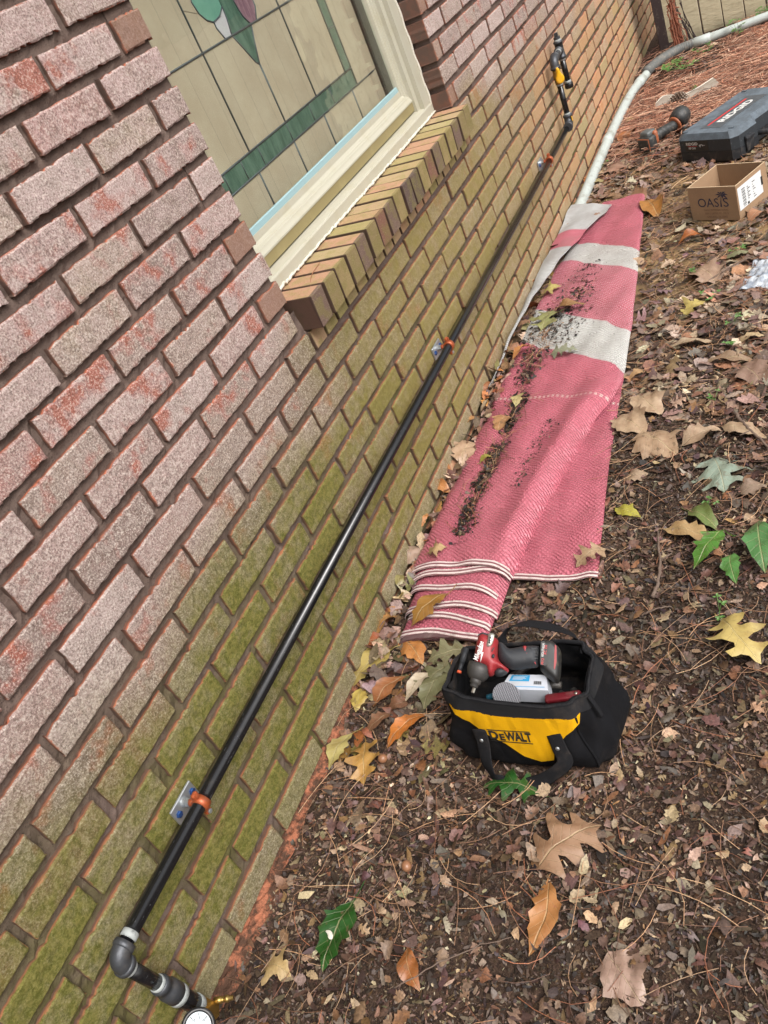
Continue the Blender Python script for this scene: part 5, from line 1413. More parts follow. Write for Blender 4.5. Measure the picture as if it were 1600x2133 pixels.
xd, yd = on_rug(260, [(0.7, .42), (1.3, .3)], [(0.7, .05), (1.3, .03)], 0.68, 1.0)
xe, ye = on_rug(150, [(0.9, .70), (1.3, .66)], [(0.9, .03), (1.3, .05)], 0.90, 1.22)
P_ = [chips(0, xf, yf, .0015, .0055, (.0003, .003), .3, SOIL, SW, ground=gr), chips(0, xa, ya, .004, .018, (.001, .010), .3, SOIL, SW, ground=gr), chips(0, xb, yb_, .004, .012, (.001, .005), .3, SOIL, SW, ground=gr), chips(0, xc, yc, .0015, .005, (.0005, .0015), .2, SOIL, SW, ground=gr),
      chips(0, xd, yd, .003, .012, (.001, .006), .3, SOIL, SW, ground=gr), chips(0, xe, ye, .003, .010, (.001, .004), .3, SOIL, SW, ground=gr)]
V, F, C = cat_parts(P_)
big_mesh('soil_crumbs', V, F, C, LITTER, 'dark soil and crumbled leaves lying in the folds of the rug', 'soil')
xa, ya = on_rug(170, TC, [(0.7, 0.05), (2.2, .08)], 0.72, 2.1)
V, F, C = needles(0, xa, ya, .04, .11, .0014, NC, (.003, .010), adir=0.1, aspread=.7, ground=gr)
big_mesh('rug_needles', V, F, C, LITTER, 'pine needles caught in the debris along the rug fold', 'pine needles')

# ------------------------------------------------------------------ tool bag and what is in it
BC = np.array([0.200, -0.458]); ZB = -0.775
def nylon(name, col, dust=0.25, sc=700, dc=(120, 104, 90)):
    b = NB(name); P = b.pos(); n1 = b.noise(P, 22, 5, 0.65); n2 = b.noise(P, 120, 4, 0.7)
    wv = b.n('TexWave', {'wave_type': 'BANDS', 'bands_direction': 'DIAGONAL'}, Vector=P, Scale=sc * .3, Distortion=2.0)
    cr_ = b.n('TexVoronoi', {'feature': 'DISTANCE_TO_EDGE'}, Vector=b.n('Mapping', Vector=P, Scale=(1, 1, .45)).outputs[0], Scale=20.0); crs = b.step(cr_.outputs[0], 0.0, 0.22)
    c = b.mix(b.math('MULTIPLY', b.step(n1, 0.5, 0.78), dust), col, lin(*dc))
    c = b.mix(b.math('MULTIPLY', b.step(n2, 0.64, 0.74), dust), c, lin(*dc))
    return b.pbsdf(c, 0.85, 0, b.bump(b.math('ADD', wv.outputs[0], b.math('ADD', b.math('MULTIPLY', n1, 4.0), b.math('MULTIPLY', crs, 1.6))), 0.55, 0.0018), 0.18)
NYL = nylon('black_nylon', (0.006, 0.006, 0.0075), 0.07); NYI = nylon('grey_black_lining', (0.018, 0.018, 0.02), 0.30)
NYY = nylon('yellow_nylon', lin(226, 168, 12), 0.14, 700, (110, 84, 40)); WEB = nylon('black_webbing', (0.013, 0.013, 0.015), 0.16, 1500)
TAPE = nylon('zip_tape', (0.022, 0.022, 0.024), 0.22, 2200); INKB = worn('black_print', (0.018, 0.017, 0.016), 0.5, amount=0.08)
bag = empty('tool_bag', (BC[0], BC[1], ZB), 'open black and yellow canvas tool bag with webbing handles on the bark', 'bag')
PROF = [(0.0, 0.150, 0.085), (0.02, 0.163, 0.098), (0.05, 0.166, 0.100), (0.09, 0.160, 0.094), (0.13, 0.148, 0.085), (0.155, 0.140, 0.078), (0.172, 0.136, 0.074)]
def ab(z):
    t = np.array(PROF); return np.interp(z, t[:, 0], t[:, 1]), np.interp(z, t[:, 0], t[:, 2])
def bag_pt(th, z, off=0.0, n=4.2):
    a, b_ = ab(z); a += off; b_ += off
    c, s = math.cos(th), math.sin(th)
    u = a * math.copysign(abs(c) ** (2 / n), c); v = b_ * math.copysign(abs(s) ** (2 / n), s)
    sag = 0.010 * math.sin(2 * th + 0.6) * (z / 0.172) ** 2 - 0.012 * (z / .172) ** 2 * max(0, math.cos(th - 0.2)) ** 4
    wr = 0.0035 * math.sin(5 * th + 30 * z) * math.sin(z * 26) + 0.0025 * math.sin(11 * th - 50 * z + 1)
    k = 1 + (wr - 0.008 * math.exp(-((z - .10) / .03) ** 2) * (math.sin(3 * th + 1) ** 2)) / 0.11
    return np.array([BC[0] + v * k, BC[1] - u * k, ZB + z + sag])
nth = 88
zl = np.linspace(0, 0.172, 22)
V = [bag_pt(2 * math.pi * k / nth, z) for z in zl for k in range(nth)]
F = [(i * nth + k, i * nth + (k + 1) % nth, (i + 1) * nth + (k + 1) % nth, (i + 1) * nth + k) for i in range(len(zl) - 1) for k in range(nth)] + [tuple(reversed(range(nth)))]
smooth_by_angle(obj('body', (np.array(V), F), NYL, bag), 60)
zi = np.linspace(0.04, 0.170, 14)
V = [bag_pt(2 * math.pi * k / nth, z, -0.006 - 0.004 * math.sin(7 * 2 * math.pi * k / nth + 40 * z) ** 2) for z in zi for k in range(nth)]
F = [tuple(reversed((i * nth + k, i * nth + (k + 1) % nth, (i + 1) * nth + (k + 1) % nth, (i + 1) * nth + k))) for i in range(len(zi) - 1) for k in range(nth)] + [tuple(range(nth))]
smooth_by_angle(obj('lining', (np.array(V), F), NYI, bag), 60)
rim = [bag_pt(2 * math.pi * k / 64, 0.172, -0.002) for k in range(65)]
obj('rim_piping', tube(np.array(rim), 0.0042, 8), WEB, bag, True)
tz = np.linspace(0.146, 0.173, 4)
V = [bag_pt(2 * math.pi * k / nth, z, 0.0022) for z in tz for k in range(nth)]
F = [(i * nth + k, i * nth + (k + 1) % nth, (i + 1) * nth + (k + 1) % nth, (i + 1) * nth + k) for i in range(3) for k in range(nth)]
obj('zip_tape', (np.array(V), F), TAPE, bag, True)
V = [bag_pt(2 * math.pi * k / nth, z, -0.0092) for z in np.linspace(0.140, 0.171, 4) for k in range(nth)]
obj('zip_tape', (np.array(V), [tuple(reversed(f)) for f in F]), TAPE, bag, True)
zp = [bag_pt(2 * math.pi * k / 120, 0.1745, -0.001) for k in range(121)]
obj('zip_teeth', tube(np.array(zp), [0.0016 + 0.0009 * (k % 2) for k in range(121)], 6), TAPE, bag)
def front(u, z, off=0.0):
    a, b_ = ab(z)
    best = math.pi * 1.5 + math.asin(max(-1, min(1, u / a))) * 0
    # solve the angle whose u matches on the camera facing side
    lo, hi = math.pi, 2 * math.pi
    for _ in range(22):
        m = (lo + hi) / 2
        p = bag_pt(m, z, off)
        if BC[1] - p[1] < u: lo = m
        else: hi = m
    return bag_pt((lo + hi) / 2, z, off)
def patch(name, poly, mat, off, sp, parent, th=0.0012, rnd=0):
    P = resample(round_poly(poly, rnd) if rnd else poly, sp)
    V2, F = cdt(P, sp)
    A = np.array([front(u, z, off) for u, z in V2]); B = np.array([front(u, z, off - th) for u, z in V2]); n = len(A)
    return obj(name, (np.concatenate([A, B]), [tuple(f) for f in F] + [tuple(i + n for i in reversed(f)) for f in F]), mat, parent, True)
YP = patch('yellow_panel', [(-0.128, 0.147), (0.122, 0.147), (0.118, 0.128), (0.092, 0.110), (0.066, 0.082), (0.058, 0.052), (0.030, 0.040), (0.000, 0.052), (-0.030, 0.080), (-0.070, 0.104), (-0.105, 0.125)], NYY, 0.0034, 0.011, bag)
lgo = merge(text_vf('D', lambda x, y: front(-0.048 + x, 0.100 + y, 0.0046), 0.029, width=0.018, bold=0.0012), text_vf('WALT', lambda x, y: front(0.0008 + x, 0.100 + y, 0.0046), 0.029, width=0.052, bold=0.0012))
lge = text_vf('E', lambda x, y: front(-0.0318 + x, 0.0970 + y, 0.0046), 0.022, width=0.0105, bold=0.001)
lines = [grid(lambda a, c2, z0=z0: front(-0.058 + 0.084 * a, z0 + 0.0022 * c2, 0.0046), 24, 2) for z0 in (0.0855, 0.1135)]
obj('logo', merge(lgo, lge, *lines), INKB, YP)
def strap(name, pts, up, parent=bag, wd=0.0145, n=46):
    P = smooth_path(pts, n); U = smooth_path(up, n); U /= np.linalg.norm(U, axis=1)[:, None]
    return obj(name, tube(P, 0.01, 10, flat=(wd, 0.0016), up=U), WEB, parent, True)
def fp(u, z, off): return front(u, z, off)
h1 = strap('handle', [fp(-0.076, 0.110, 0.005), fp(-0.074, 0.080, 0.010), (0.078, -0.386, ZB + 0.045), (0.066, -0.398, ZB + 0.020), (0.055, -0.428, ZB + 0.014), (0.058, -0.462, ZB + 0.016), (0.068, -0.500, ZB + 0.030), fp(0.082, 0.060, 0.014), fp(0.078, 0.085, 0.008), fp(0.070, 0.112, 0.005)],
           [(-1, 0, .2), (-1, .1, .3), (-1, .4, .4), (-.5, .8, .6), (-.5, 0.2, 1), (-.5, -.2, 1), (-.6, -.8, .6), (-1, -.4, .4), (-1, -.1, .3), (-1, 0, .2)])
for u in (-0.075, 0.074):
    obj('rivet', lathe([(0, 0.0042), (0.0018, 0.0038), (0.0024, 0.002)], front(u, 0.088, 0.0085), (-1, 0, 0.2), 12), ZINC, bag, True)
bk = lambda u, z, off: np.array([2 * BC[0] - front(u, z, off)[0], front(u, z, off)[1], front(u, z, off)[2]])
strap('handle', [bk(-0.070, 0.130, .004), (0.290, -0.395, ZB + 0.150), (0.312, -0.408, ZB + 0.164), (0.322, -0.445, ZB + 0.168), (0.314, -0.495, ZB + 0.166), (0.296, -0.545, ZB + 0.158), bk(0.085, 0.135, .004)],
      [(1, 0, .2), (1, .3, .4), (.8, .5, .8), (.4, 0, 1), (.4, 0, 1), (.8, -.4, .7), (1, 0, .3)])
obj('zip_pull', tube(smooth_path([bag_pt(5.95, .172, .004), bag_pt(5.95, .150, .012), bag_pt(5.96, .125, .012)], 10), 0.0028, 6, flat=(0.0045, 0.0018), up=(-.5, -.8, 0)), WEB, bag, True)
for a in (5.35, 0.9):
    obj('seam', tube(np.array([bag_pt(a + 0.25 * (z - .09), z, 0.001) for z in np.linspace(0.005, 0.145, 16)]), 0.0022, 6), NYL, bag, True)

# impact driver lying on the contents: local frame in the plane it lies in
e3 = -np.array(R_fwd) + np.array([0, 0, 0.75]); e3 /= np.linalg.norm(e3)
e1 = np.array(R_right); e1 = e1 - e3 * (e1 @ e3); e1 /= np.linalg.norm(e1); e2 = np.cross(e3, e1)
DO = np.array([0.1948, -0.4486, -0.578])
SC = 1 / (1307 * 3.636)
def dz(pts): return [((x - (1060 - 880) * 3.636) * SC, -(y - (1385 - 1280) * 3.636) * SC * 1.06) for x, y in pts]
FRM = (DO, e1, e2, e3)
RED = worn('red_tool_plastic', lin(146, 42, 46), 0.45, amount=0.30, scale=60, dust=lin(150, 120, 110)); RUB = worn('black_rubber_grip', (0.022, 0.024, 0.028), 0.6, amount=0.3, scale=50, dust=lin(110, 106, 100), bumpk=0.4)
GRY = worn('dark_grey_gear_case', lin(66, 64, 62), 0.5, 0.3, amount=0.35); STEEL = worn('bright_steel', lin(176, 172, 160), 0.3, 0.85, amount=0.25)
drv = empty('impact_driver', tuple(DO - np.array([0, 0, 0.03])), 'red and black cordless impact driver lying on its side in the tool bag', 'drill')
rb = obj('body', inflate(dz([(392, 135), (440, 118), (500, 138), (562, 158), (582, 195), (566, 300), (572, 350), (622, 398), (662, 430), (640, 462), (590, 430), (548, 430), (520, 478), (470, 478), (452, 398), (362, 388), (352, 345)]), FRM, -0.024, 0.050, 0.017, 0.0042), RED, drv, True)
obj('nose_cone', lathe([(0, 0.0225), (0.012, 0.0222), (0.022, 0.019), (0.028, 0.0145), (0.030, 0.010)], DO + e1 * dz([(412, 380)])[0][0] + e2 * dz([(412, 380)])[0][1], e1 * (-0.36) + e2 * (-0.93), 24), GRY, drv, True)
q = dz([(372, 490)])[0]
obj('chuck', lathe([(0, 0.0105), (0.010, 0.0105), (0.011, 0.0078), (0.016, 0.0078), (0.018, 0.006)], DO + e1 * q[0] + e2 * q[1] + e3 * 0.002, e1 * (-0.36) + e2 * (-0.93), 18), GRY, drv, True)
q = dz([(360, 535)])[0]
obj('bit', cyl(DO + e1 * q[0] + e2 * q[1], DO + e1 * (q[0] - 0.006) + e2 * (q[1] - 0.016), 0.0034, 6), STEEL, drv)
obj('grip', inflate(dz([(574, 185), (625, 212), (660, 255), (720, 250), (785, 238), (870, 236), (945, 245), (928, 400), (900, 424), (830, 424), (760, 432), (690, 436), (640, 410), (590, 366), (570, 330)]), FRM, -0.020, 0.044, 0.019, 0.0045), RUB, drv, True)
obj('top_grip', inflate(dz([(392, 140), (400, 118), (445, 104), (500, 122), (500, 146), (440, 128)]), FRM, -0.018, 0.036, 0.008, 0.004), RUB, drv, True)
obj('trim', inflate(dz([(776, 240), (828, 236), (832, 300), (872, 352), (906, 388), (900, 424), (880, 416), (858, 372), (806, 344), (790, 320)]), FRM, -0.021, 0.0475, 0.008, 0.0035), RED, drv, True)
obj('trigger', inflate(dz([(532, 432), (566, 410), (620, 420), (650, 455), (620, 478), (566, 492), (530, 474)]), FRM, -0.012, 0.030, 0.012, 0.004), RUB, drv, True)
obj('direction_switch', inflate(dz([(520, 318), (546, 318), (542, 352), (516, 350)]), FRM, 0.022, 0.007, 0.002, 0.002), RUB, drv, True)
for k in range(4):
    xx = 860
    obj('grip_rib', inflate(dz([(845, 272 + 26 * k), (912, 284 + 26 * k), (912, 292 + 26 * k), (845, 280 + 26 * k)]), FRM, 0.0185, 0.006, 0.0015, 0.002, rnd=0), RUB, drv, True)
clip = dz([(498, 138), (556, 150), (548, 190), (524, 250), (482, 256), (478, 236), (494, 190)])
cl = obj('belt_clip', inflate(clip, FRM, 0.0255, 0.004, 0.002, 0.003), STEEL, drv, True)
for yy in (186, 206, 226):
    q = dz([(514 - (yy - 186) * .16, yy)])[0]
    obj('slot', lathe([(0, 0.0022), (0.0006, 0.0022)], DO + e1 * q[0] + e2 * q[1] + e3 * 0.0293, e3, 10), RUB, cl)
bt = obj('battery', inflate(dz([(962, 196), (1050, 202), (1112, 268), (1118, 345), (1090, 545), (1040, 552), (930, 456), (922, 400), (940, 245)]), FRM, -0.030, 0.054, 0.010, 0.0045), worn('muddy_black_battery', (0.022, 0.021, 0.02), 0.5, amount=0.75, scale=45, dust=lin(112, 104, 80)), drv, True)
obj('label_plate', prism(dz([(948, 232), (975, 226), (1000, 262), (1012, 300), (990, 408), (975, 428), (930, 418), (928, 396)]), FRM, 0.0235, 0.0247), INKB, bt)
obj('red_stripe', prism(dz([(1064, 258), (1078, 272), (1068, 400), (1048, 462), (1040, 452)]), FRM, 0.0238, 0.0248), RED, bt)
WHP = worn('white_print', lin(214, 214, 210), 0.5, amount=0.1); RDP = worn('red_print', lin(206, 46, 50), 0.5, amount=0.05)
def drv_text(s, c, ang, size, z, mat, parent, width=None, shear=0, bold=0):
    q = dz([c])[0]; ca, sa = math.cos(ang), math.sin(ang)
    ax = e1 * ca + e2 * sa; ay = -e1 * sa + e2 * ca
    o_ = DO + e1 * q[0] + e2 * q[1] + e3 * z
    return obj('lettering', text_vf(s, planefn(o_, ax, ay), size, width=width, shear=shear, bold=bold), mat, parent)
drv_text('Milwaukee', (408, 288), math.radians(70), 0.013, 0.0268, WHP, rb, width=0.037, shear=0.25, bold=0.0002)
q0 = dz([(440, 235), (452, 235), (436, 300), (450, 300), (420, 382), (428, 310), (416, 310)])
obj('lightning_mark', prism(q0, FRM, 0.0262, 0.0268), WHP, rb)
drv_text('REDLITHIUM', (962, 300), math.radians(80), 0.0062, 0.0250, WHP, bt, width=0.024)
drv_text('XC 3.0', (982, 300), math.radians(80), 0.0072, 0.0250, RDP, bt, width=0.018)
drv_text('M12', (951, 392), math.radians(80), 0.0066, 0.0250, RDP, bt)
for k in range(4):
    q = dz([(524 + 6 * k, 292 - 8 * k)])[0]
    obj('indicator_light', lathe([(0, 0.0011), (0.0006, 0.0011)], DO + e1 * q[0] + e2 * q[1] + e3 * 0.0262, e3, 8), INKB, rb)

# white and blue carton under the driver
A_, B_, C_, D_ = [np.array(p) for p in ((0.1985, -0.4385, -0.612), (0.1990, -0.5105, -0.612), (0.1640, -0.5215, -0.612), (0.1640, -0.4285, -0.612))]
top = [A_, B_, C_, D_]; bot = [p - np.array([0, 0, 0.036]) for p in top]
CART = worn('white_carton', lin(196, 200, 208), 0.5, amount=0.12)
ct = obj('carton', (np.array(top + bot), [(0, 3, 2, 1), (4, 5, 6, 7), (0, 1, 5, 4), (1, 2, 6, 5), (2, 3, 7, 6), (3, 0, 4, 7)]), CART)
tag(ct, 'small white and blue printed carton beneath the impact driver', 'carton')
def bil(a, c2, dz_=0.0008): return (A_ * (1 - a) + B_ * a) * (1 - c2) + (D_ * (1 - a) + C_ * a) * c2 + np.array([0, 0, dz_])
BLP = worn('light_blue_print', lin(48, 150, 200), 0.5, amount=0.05)
def qd(a0, a1, c0, c1, dz_=0.0008): return np.array([bil(a0, c0, dz_), bil(a0, c1, dz_), bil(a1, c1, dz_), bil(a1, c0, dz_)]), [(0, 1, 2, 3)]
obj('blue_panel', qd(0.10, 0.58, 0.06, 0.46), BLP, ct)
obj('blue_line', qd(0.03, 0.94, 0.80, 0.835), BLP, ct)
obj('print_lines', merge(*[qd(0.16, 0.16 + w_, c0, c0 + .025, .0012) for c0, w_ in ((0.16, .36), (0.22, .30), (0.28, .34), (0.34, .26))], *[qd(0.2, 0.2 + w_, c0, c0 + .02, .0012) for c0, w_ in ((.55, .3), (.62, .4), (.69, .22))]), WHP, ct)
obj('bar_code', merge(*[qd(0.70 + 0.016 * k, 0.70 + 0.016 * k + (0.008 if k % 3 else 0.011), 0.44, 0.66, .001) for k in range(11)]), INKB, ct)
obj('lettering', text_vf('HYDRAULIC', lambda x, y: bil(0.36 + x, 0.02 - y, .001), 0.13, width=0.42), INKB, ct)
b = NB('black_wire_mesh'); ck = b.n('TexChecker', Vector=b.pos(), Scale=640.0)
MESHB = b.pbsdf(b.mix(ck.outputs['Fac'], (0.012, 0.012, 0.014), lin(150, 150, 156)), 0.5)
o = obj('mesh_disc', prism([(0.026 * math.cos(a), 0.026 * math.sin(a)) for a in np.linspace(0, 2 * math.pi, 26)[:-1]], ((0.150, -0.445, -0.613), (0.15, -0.98, -0.05), (0.55, 0.08, 0.80), (-0.80, -0.14, 0.55)), 0, 0.0016), MESHB)
tag(o, 'black wire mesh disc standing in front of the white carton', 'mesh disc')
kn = empty('folding_knife', (0.150, -0.545, -0.63), 'dark red folding knife beside the carton at the right of the bag', 'knife')
obj('handle', bevel(box((0.158, -0.548, -0.622), (0.018, 0.066, 0.012), [(0.98, 0.2, 0), (-0.2, 0.98, 0), (0, 0, 1)]), 0.005, 3), worn('dark_red_metal', lin(110, 24, 34), 0.35, 0.4, amount=0.3), kn, True)
obj('pivot', lathe([(0, .003), (.001, .003)], (0.163, -0.572, -0.616), (0, 0, 1), 12), STEEL, kn, True)
hb = empty('bit_holder', (0.245, -0.355, -0.61), 'thin black bit holder with orange tip along the left rim of the bag', 'bit holder')
pa, pb = np.array([0.232, -0.352, -0.578]), np.array([0.188, -0.346, -0.592])
obj('shaft', merge(cyl(pa, pa * .35 + pb * .65, 0.0055, 12), cyl(pa * .35 + pb * .65, pb, 0.0042, 12)), RUB, hb, True)
obj('tip_ring', cyl(pb, pb + (pb - pa) * .09, 0.0046, 12), worn('orange_ring', lin(226, 96, 60), 0.4), hb, True)
o = obj('plier_handle', tube(smooth_path([(0.155, -0.40, -0.628), (0.162, -0.425, -0.625), (0.180, -0.44, -0.628)], 12), 0.006, 10), worn('teal_blue_grip', lin(20, 74, 92), 0.45, amount=0.2), None, True)
tag(o, 'teal blue tool handle poking out under the driver', 'tool handle')
sk = []
for k in range(9):
    p = np.array([rng.uniform(.15, .25), rng.uniform(-.58, -.35), -0.655]); a = rng.random() * 6.28; dd = np.array([math.cos(a), math.sin(a), rng.uniform(-.1, .2)]) * .03
    sk.append(cyl(p - dd, p + dd, rng.uniform(.004, .008), 10))
o = obj('loose_tools', merge(*sk), GRY, None, True); tag(o, 'jumble of dark grey fittings at the bottom of the bag', 'fittings'); o['kind'] = 'stuff'

# ------------------------------------------------------------------ cardboard box
def card_mat():
    b = NB('corrugated_cardboard'); P = b.pos(); n1 = b.noise(P, 14, 5, 0.6); n2 = b.noise(P, 200, 3)
    c = b.mix(n1, lin(160, 132, 104), lin(140, 114, 90)); c = b.mix(b.math('MULTIPLY', b.step(n2, .6, .7), .2), c, lin(196, 164, 128))
    return b.pbsdf(c, 0.85, 0, b.bump(n1, .15, .003), .2)
CARD = card_mat()
bx = empty('cardboard_box', (2.51, -0.665, -0.772), 'open topped brown cardboard box with a palm tree logo', 'box')
c0 = np.array([2.486, -0.545, -0.768]); ew = np.array([-0.096, -0.170, 0]); Wb = np.linalg.norm(ew); ew /= Wb; ed = np.array([0.870, -0.49, 0.0]); ed = ed - ew * (ed @ ew); ed /= np.linalg.norm(ed); Db = 0.185; Hb = 0.125; T_ = 0.0038
ez_ = np.array([0, 0, 1.0])
def wallp(nm, o_, u, Lu, nrm_, nm2=None):
    V, F = box(o_ + u * Lu / 2 + ez_ * Hb / 2 + nrm_ * T_ / 2, (Lu, T_, Hb), [u, nrm_, ez_]); return obj(nm, (V, F), CARD, bx)
EDG = worn('pale_cut_edge', lin(196, 172, 140), .85, amount=.2)
obj('cut_edge', merge(box(c0 + ew * Wb / 2 + ed * T_ / 2 + ez_ * (Hb + .0006), (Wb, T_ * .9, .0012), [ew, ed, ez_]), box(c0 + ew * Wb / 2 + ed * (Db - T_ / 2) + ez_ * (Hb + .0006), (Wb, T_ * .9, .0012), [ew, ed, ez_]), box(c0 + ew * T_ / 2 + ed * Db / 2 + ez_ * (Hb + .0005), (T_ * .9, Db - 2.4 * T_, .0012), [ew, ed, ez_]), box(c0 + ew * (Wb - T_ / 2) + ed * Db / 2 + ez_ * (Hb + .0005), (T_ * .9, Db - 2.4 * T_, .0012), [ew, ed, ez_])), EDG, bx)
fpn = wallp('front_panel', c0, ew, Wb, ed); wallp('back_panel', c0 + ed * (Db - T_), ew, Wb, ed)
wallp('side_panel', c0 + ed * (T_ + .0004), ed, Db - 2 * T_ - .0008, ew); sdp = wallp('side_panel', c0 + ew * (Wb - T_) + ed * (T_ + .0004), ed, Db - 2 * T_ - .0008, ew)
obj('floor_panel', box(c0 + ew * Wb / 2 + ed * Db / 2 + ez_ * .004, (Wb - 2 * T_ - .001, Db - 2 * T_ - .001, .004), [ew, ed, ez_]), CARD, bx)
PRT = worn('dark_blue_print', lin(52, 50, 70), 0.8, amount=0.15)
ff = planefn(c0 + ew * 0.100 + ez_ * 0.066 - ed * 0.0006, ew * 1.22, ez_ * 1.18)
lt = [text_vf('OAS', lambda x, y: ff(x * 1.12 - 0.0185, y), 0.040, width=0.062), text_vf('S', lambda x, y: ff(x * 1.0 + 0.0400, y), 0.040, width=.017)]
tr_ = np.array([(0.0205, -0.0125), (0.026, -0.0125), (0.0258, 0.002), (0.0272, 0.014), (0.0298, 0.024), (0.0288, 0.0245), (0.0258, 0.015), (0.0228, 0.004)])
lt.append((np.array([ff(*p) for p in tr_]), [tuple(range(len(tr_)))]))
for a, L_ in ((0.15, .022), (0.75, .020), (1.5, .014), (2.3, .019), (2.95, .022), (-0.45, .021), (3.55, .018), (-1.2, .012)):
    dx, dy = math.cos(a), math.sin(a)
    P4 = [(0.0296, 0.0245), (0.0296 + dx * L_ * .5 - dy * .003, 0.0245 + dy * L_ * .5 + dx * .003 + .002), (0.0296 + dx * L_, 0.0245 + dy * L_ - .003), (0.0296 + dx * L_ * .5 + dy * .002, 0.0245 + dy * L_ * .5 - dx * .002 + .001)]
    lt.append((np.array([ff(*p) for p in P4]), [(0, 3, 2, 1)]))
obj('logo', merge(*lt), PRT, fpn)
FNT = worn('faint_brown_print', lin(116, 86, 66), 0.85, amount=0.1)
obj('lettering', merge(*[text_vf(s, lambda x, y, yy=yy: ff(x + 0.004, y + yy), .0085, width=w_) for s, yy, w_ in (('OASIS INTERNATIONAL', -0.0225, .082), ('1009 S. JUPITER RD. STE. B', -0.0335, .078), ('GARLAND, TX 75042', -0.0445, .068))]), FNT, fpn)
sfn = planefn(c0 + ew * (Wb + .0007) + ed * (Db * .48) + ez_ * 0.070, ed, ez_)
LBL = worn('white_paper_label', lin(214, 216, 216), 0.6, amount=0.1)
def sq(x0, x1, z0, z1, o=0): return np.array([sfn(x0, z0) + ew * o, sfn(x1, z0) + ew * o, sfn(x1, z1) + ew * o, sfn(x0, z1) + ew * o]), [(0, 1, 2, 3)]
lb = obj('shipping_label', sq(-0.082, 0.062, -0.040, 0.042), LBL, sdp)
obj('bar_code', merge(*[sq(-0.060 + 0, -0.040, -0.034 + .0055 * k, -0.034 + .0055 * k + (.003 if k % 2 else .0018), .0006) for k in range(12)], *[sq(-0.028, -0.022 + .010 * (k % 2), -0.02 + .007 * k, -0.017 + .007 * k, .0006) for k in range(7)], *[sq(0.004, 0.020 - .006 * (k % 3), -0.03 + .009 * k, -0.0275 + .009 * k, .0006) for k in range(7)], sq(-0.034, -0.024, -0.038, -0.029, .0006), sq(0.055, 0.066, -0.012, 0.018, .0008)), INKB, lb)['kind'] = 'stuff'

# ------------------------------------------------------------------ hard tool case
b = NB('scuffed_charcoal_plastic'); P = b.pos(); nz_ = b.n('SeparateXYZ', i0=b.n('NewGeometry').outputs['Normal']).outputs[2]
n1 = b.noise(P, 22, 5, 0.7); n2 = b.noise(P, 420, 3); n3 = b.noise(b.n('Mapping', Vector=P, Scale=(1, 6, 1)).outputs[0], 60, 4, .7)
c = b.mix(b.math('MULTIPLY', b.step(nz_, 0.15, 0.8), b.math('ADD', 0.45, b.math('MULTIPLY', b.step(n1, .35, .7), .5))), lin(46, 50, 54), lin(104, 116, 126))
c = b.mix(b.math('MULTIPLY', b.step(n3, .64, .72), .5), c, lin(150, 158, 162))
CASE = b.pbsdf(c, .55, 0, b.bump(n2, .4, .0008), .4)
CASED = worn('dark_case_plastic', lin(34, 36, 40), 0.5, amount=0.2, bumpk=0.5, bscale=420)
cs = empty('tool_case', (3.25, -0.70, -0.772), 'dark grey hard plastic tool case with latch and large white lettering', 'tool case')
cw = np.array([-0.555, -0.832, 0]); cw /= np.linalg.norm(cw); cdv = np.array([0.832, -0.555, 0]); cdv /= np.linalg.norm(cdv)
CO = np.array([3.130, -0.432, -0.772]); CW, CD, CH = 0.298, 0.46, 0.122
def cpt(u, v, z): return CO + cw * u + cdv * v + ez_ * z
def shell(z0, z1, in0, in1, ch):
    """chamfered slab; recess on the latch side"""
    def ringp(ins, z, c):
        pts = [(c, 0), (CW - c, 0), (CW, c), (CW, 0.135), (CW - 0.030, 0.165), (CW - 0.030, 0.300), (CW, 0.330), (CW, CD - c), (CW - c, CD), (c, CD), (0, CD - c), (0, c)]
        m = np.array([CW / 2, CD / 2]); out = []
        for p in pts:
            p = np.array(p); k = 1 - ins / (np.abs(p - m) + 1e-9) * (np.abs(p - m) > .1); out.append(cpt(*(m + (p - m) * k), z))
        return out
    lv = [(in0, z0, ch)] + [(0, z0 + (in0 and .012), ch)] + [(0, z1 - (.022 if in1 else 0), ch)] + [(in1, z1, ch)]
    V = []; F = []
    for a, z, c in lv: V += ringp(a, z, c)
    n = 12
    for i in range(len(lv) - 1):
        for k in range(n): F.append((i * n + k, i * n + (k + 1) % n, (i + 1) * n + (k + 1) % n, (i + 1) * n + k))
    F += [tuple(reversed(range(n))), tuple(range((len(lv) - 1) * n, len(lv) * n))]
    return bevel((np.array(V), F), 0.004, 2)
smooth_by_angle(obj('lower_shell', shell(0.0, 0.050, 0.010, 0.0, 0.024), CASED, cs), 30)
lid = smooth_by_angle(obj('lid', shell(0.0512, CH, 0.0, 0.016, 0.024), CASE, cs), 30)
smooth_by_angle(obj('latch', merge(bevel(box(cpt(CW + 0.004, 0.075, 0.052), (0.010, 0.046, 0.062), [cw, cdv, ez_]), .003, 2), bevel(box(cpt(CW + 0.008, 0.075, 0.072), (0.012, 0.052, 0.014), [cw, cdv, ez_]), .003, 2)), CASED, cs), 30)
smooth_by_angle(obj('latch', bevel(box(cpt(CW + 0.004, 0.385, 0.052), (0.010, 0.046, 0.062), [cw, cdv, ez_]), .003, 2), CASED, cs), 30)
obj('handle', tube(smooth_path([cpt(CW - .02, .150, .054), cpt(CW + .018, .160, .054), cpt(CW + .030, .180, .054), cpt(CW + .030, .285, .054), cpt(CW + .018, .305, .054), cpt(CW - .02, .315, .054)], 30), 0.011, 12), CASED, cs, True)
for u, v in ((0.035, 0.03), (CW - .05, 0.05), (0.035, CD - .04), (CW - .05, CD - .05)):
    obj('lid_pad', bevel(box(cpt(u, v, CH + .001), (.022, .012, .005), [cw, cdv, ez_]), .002, 2), CASE, lid)
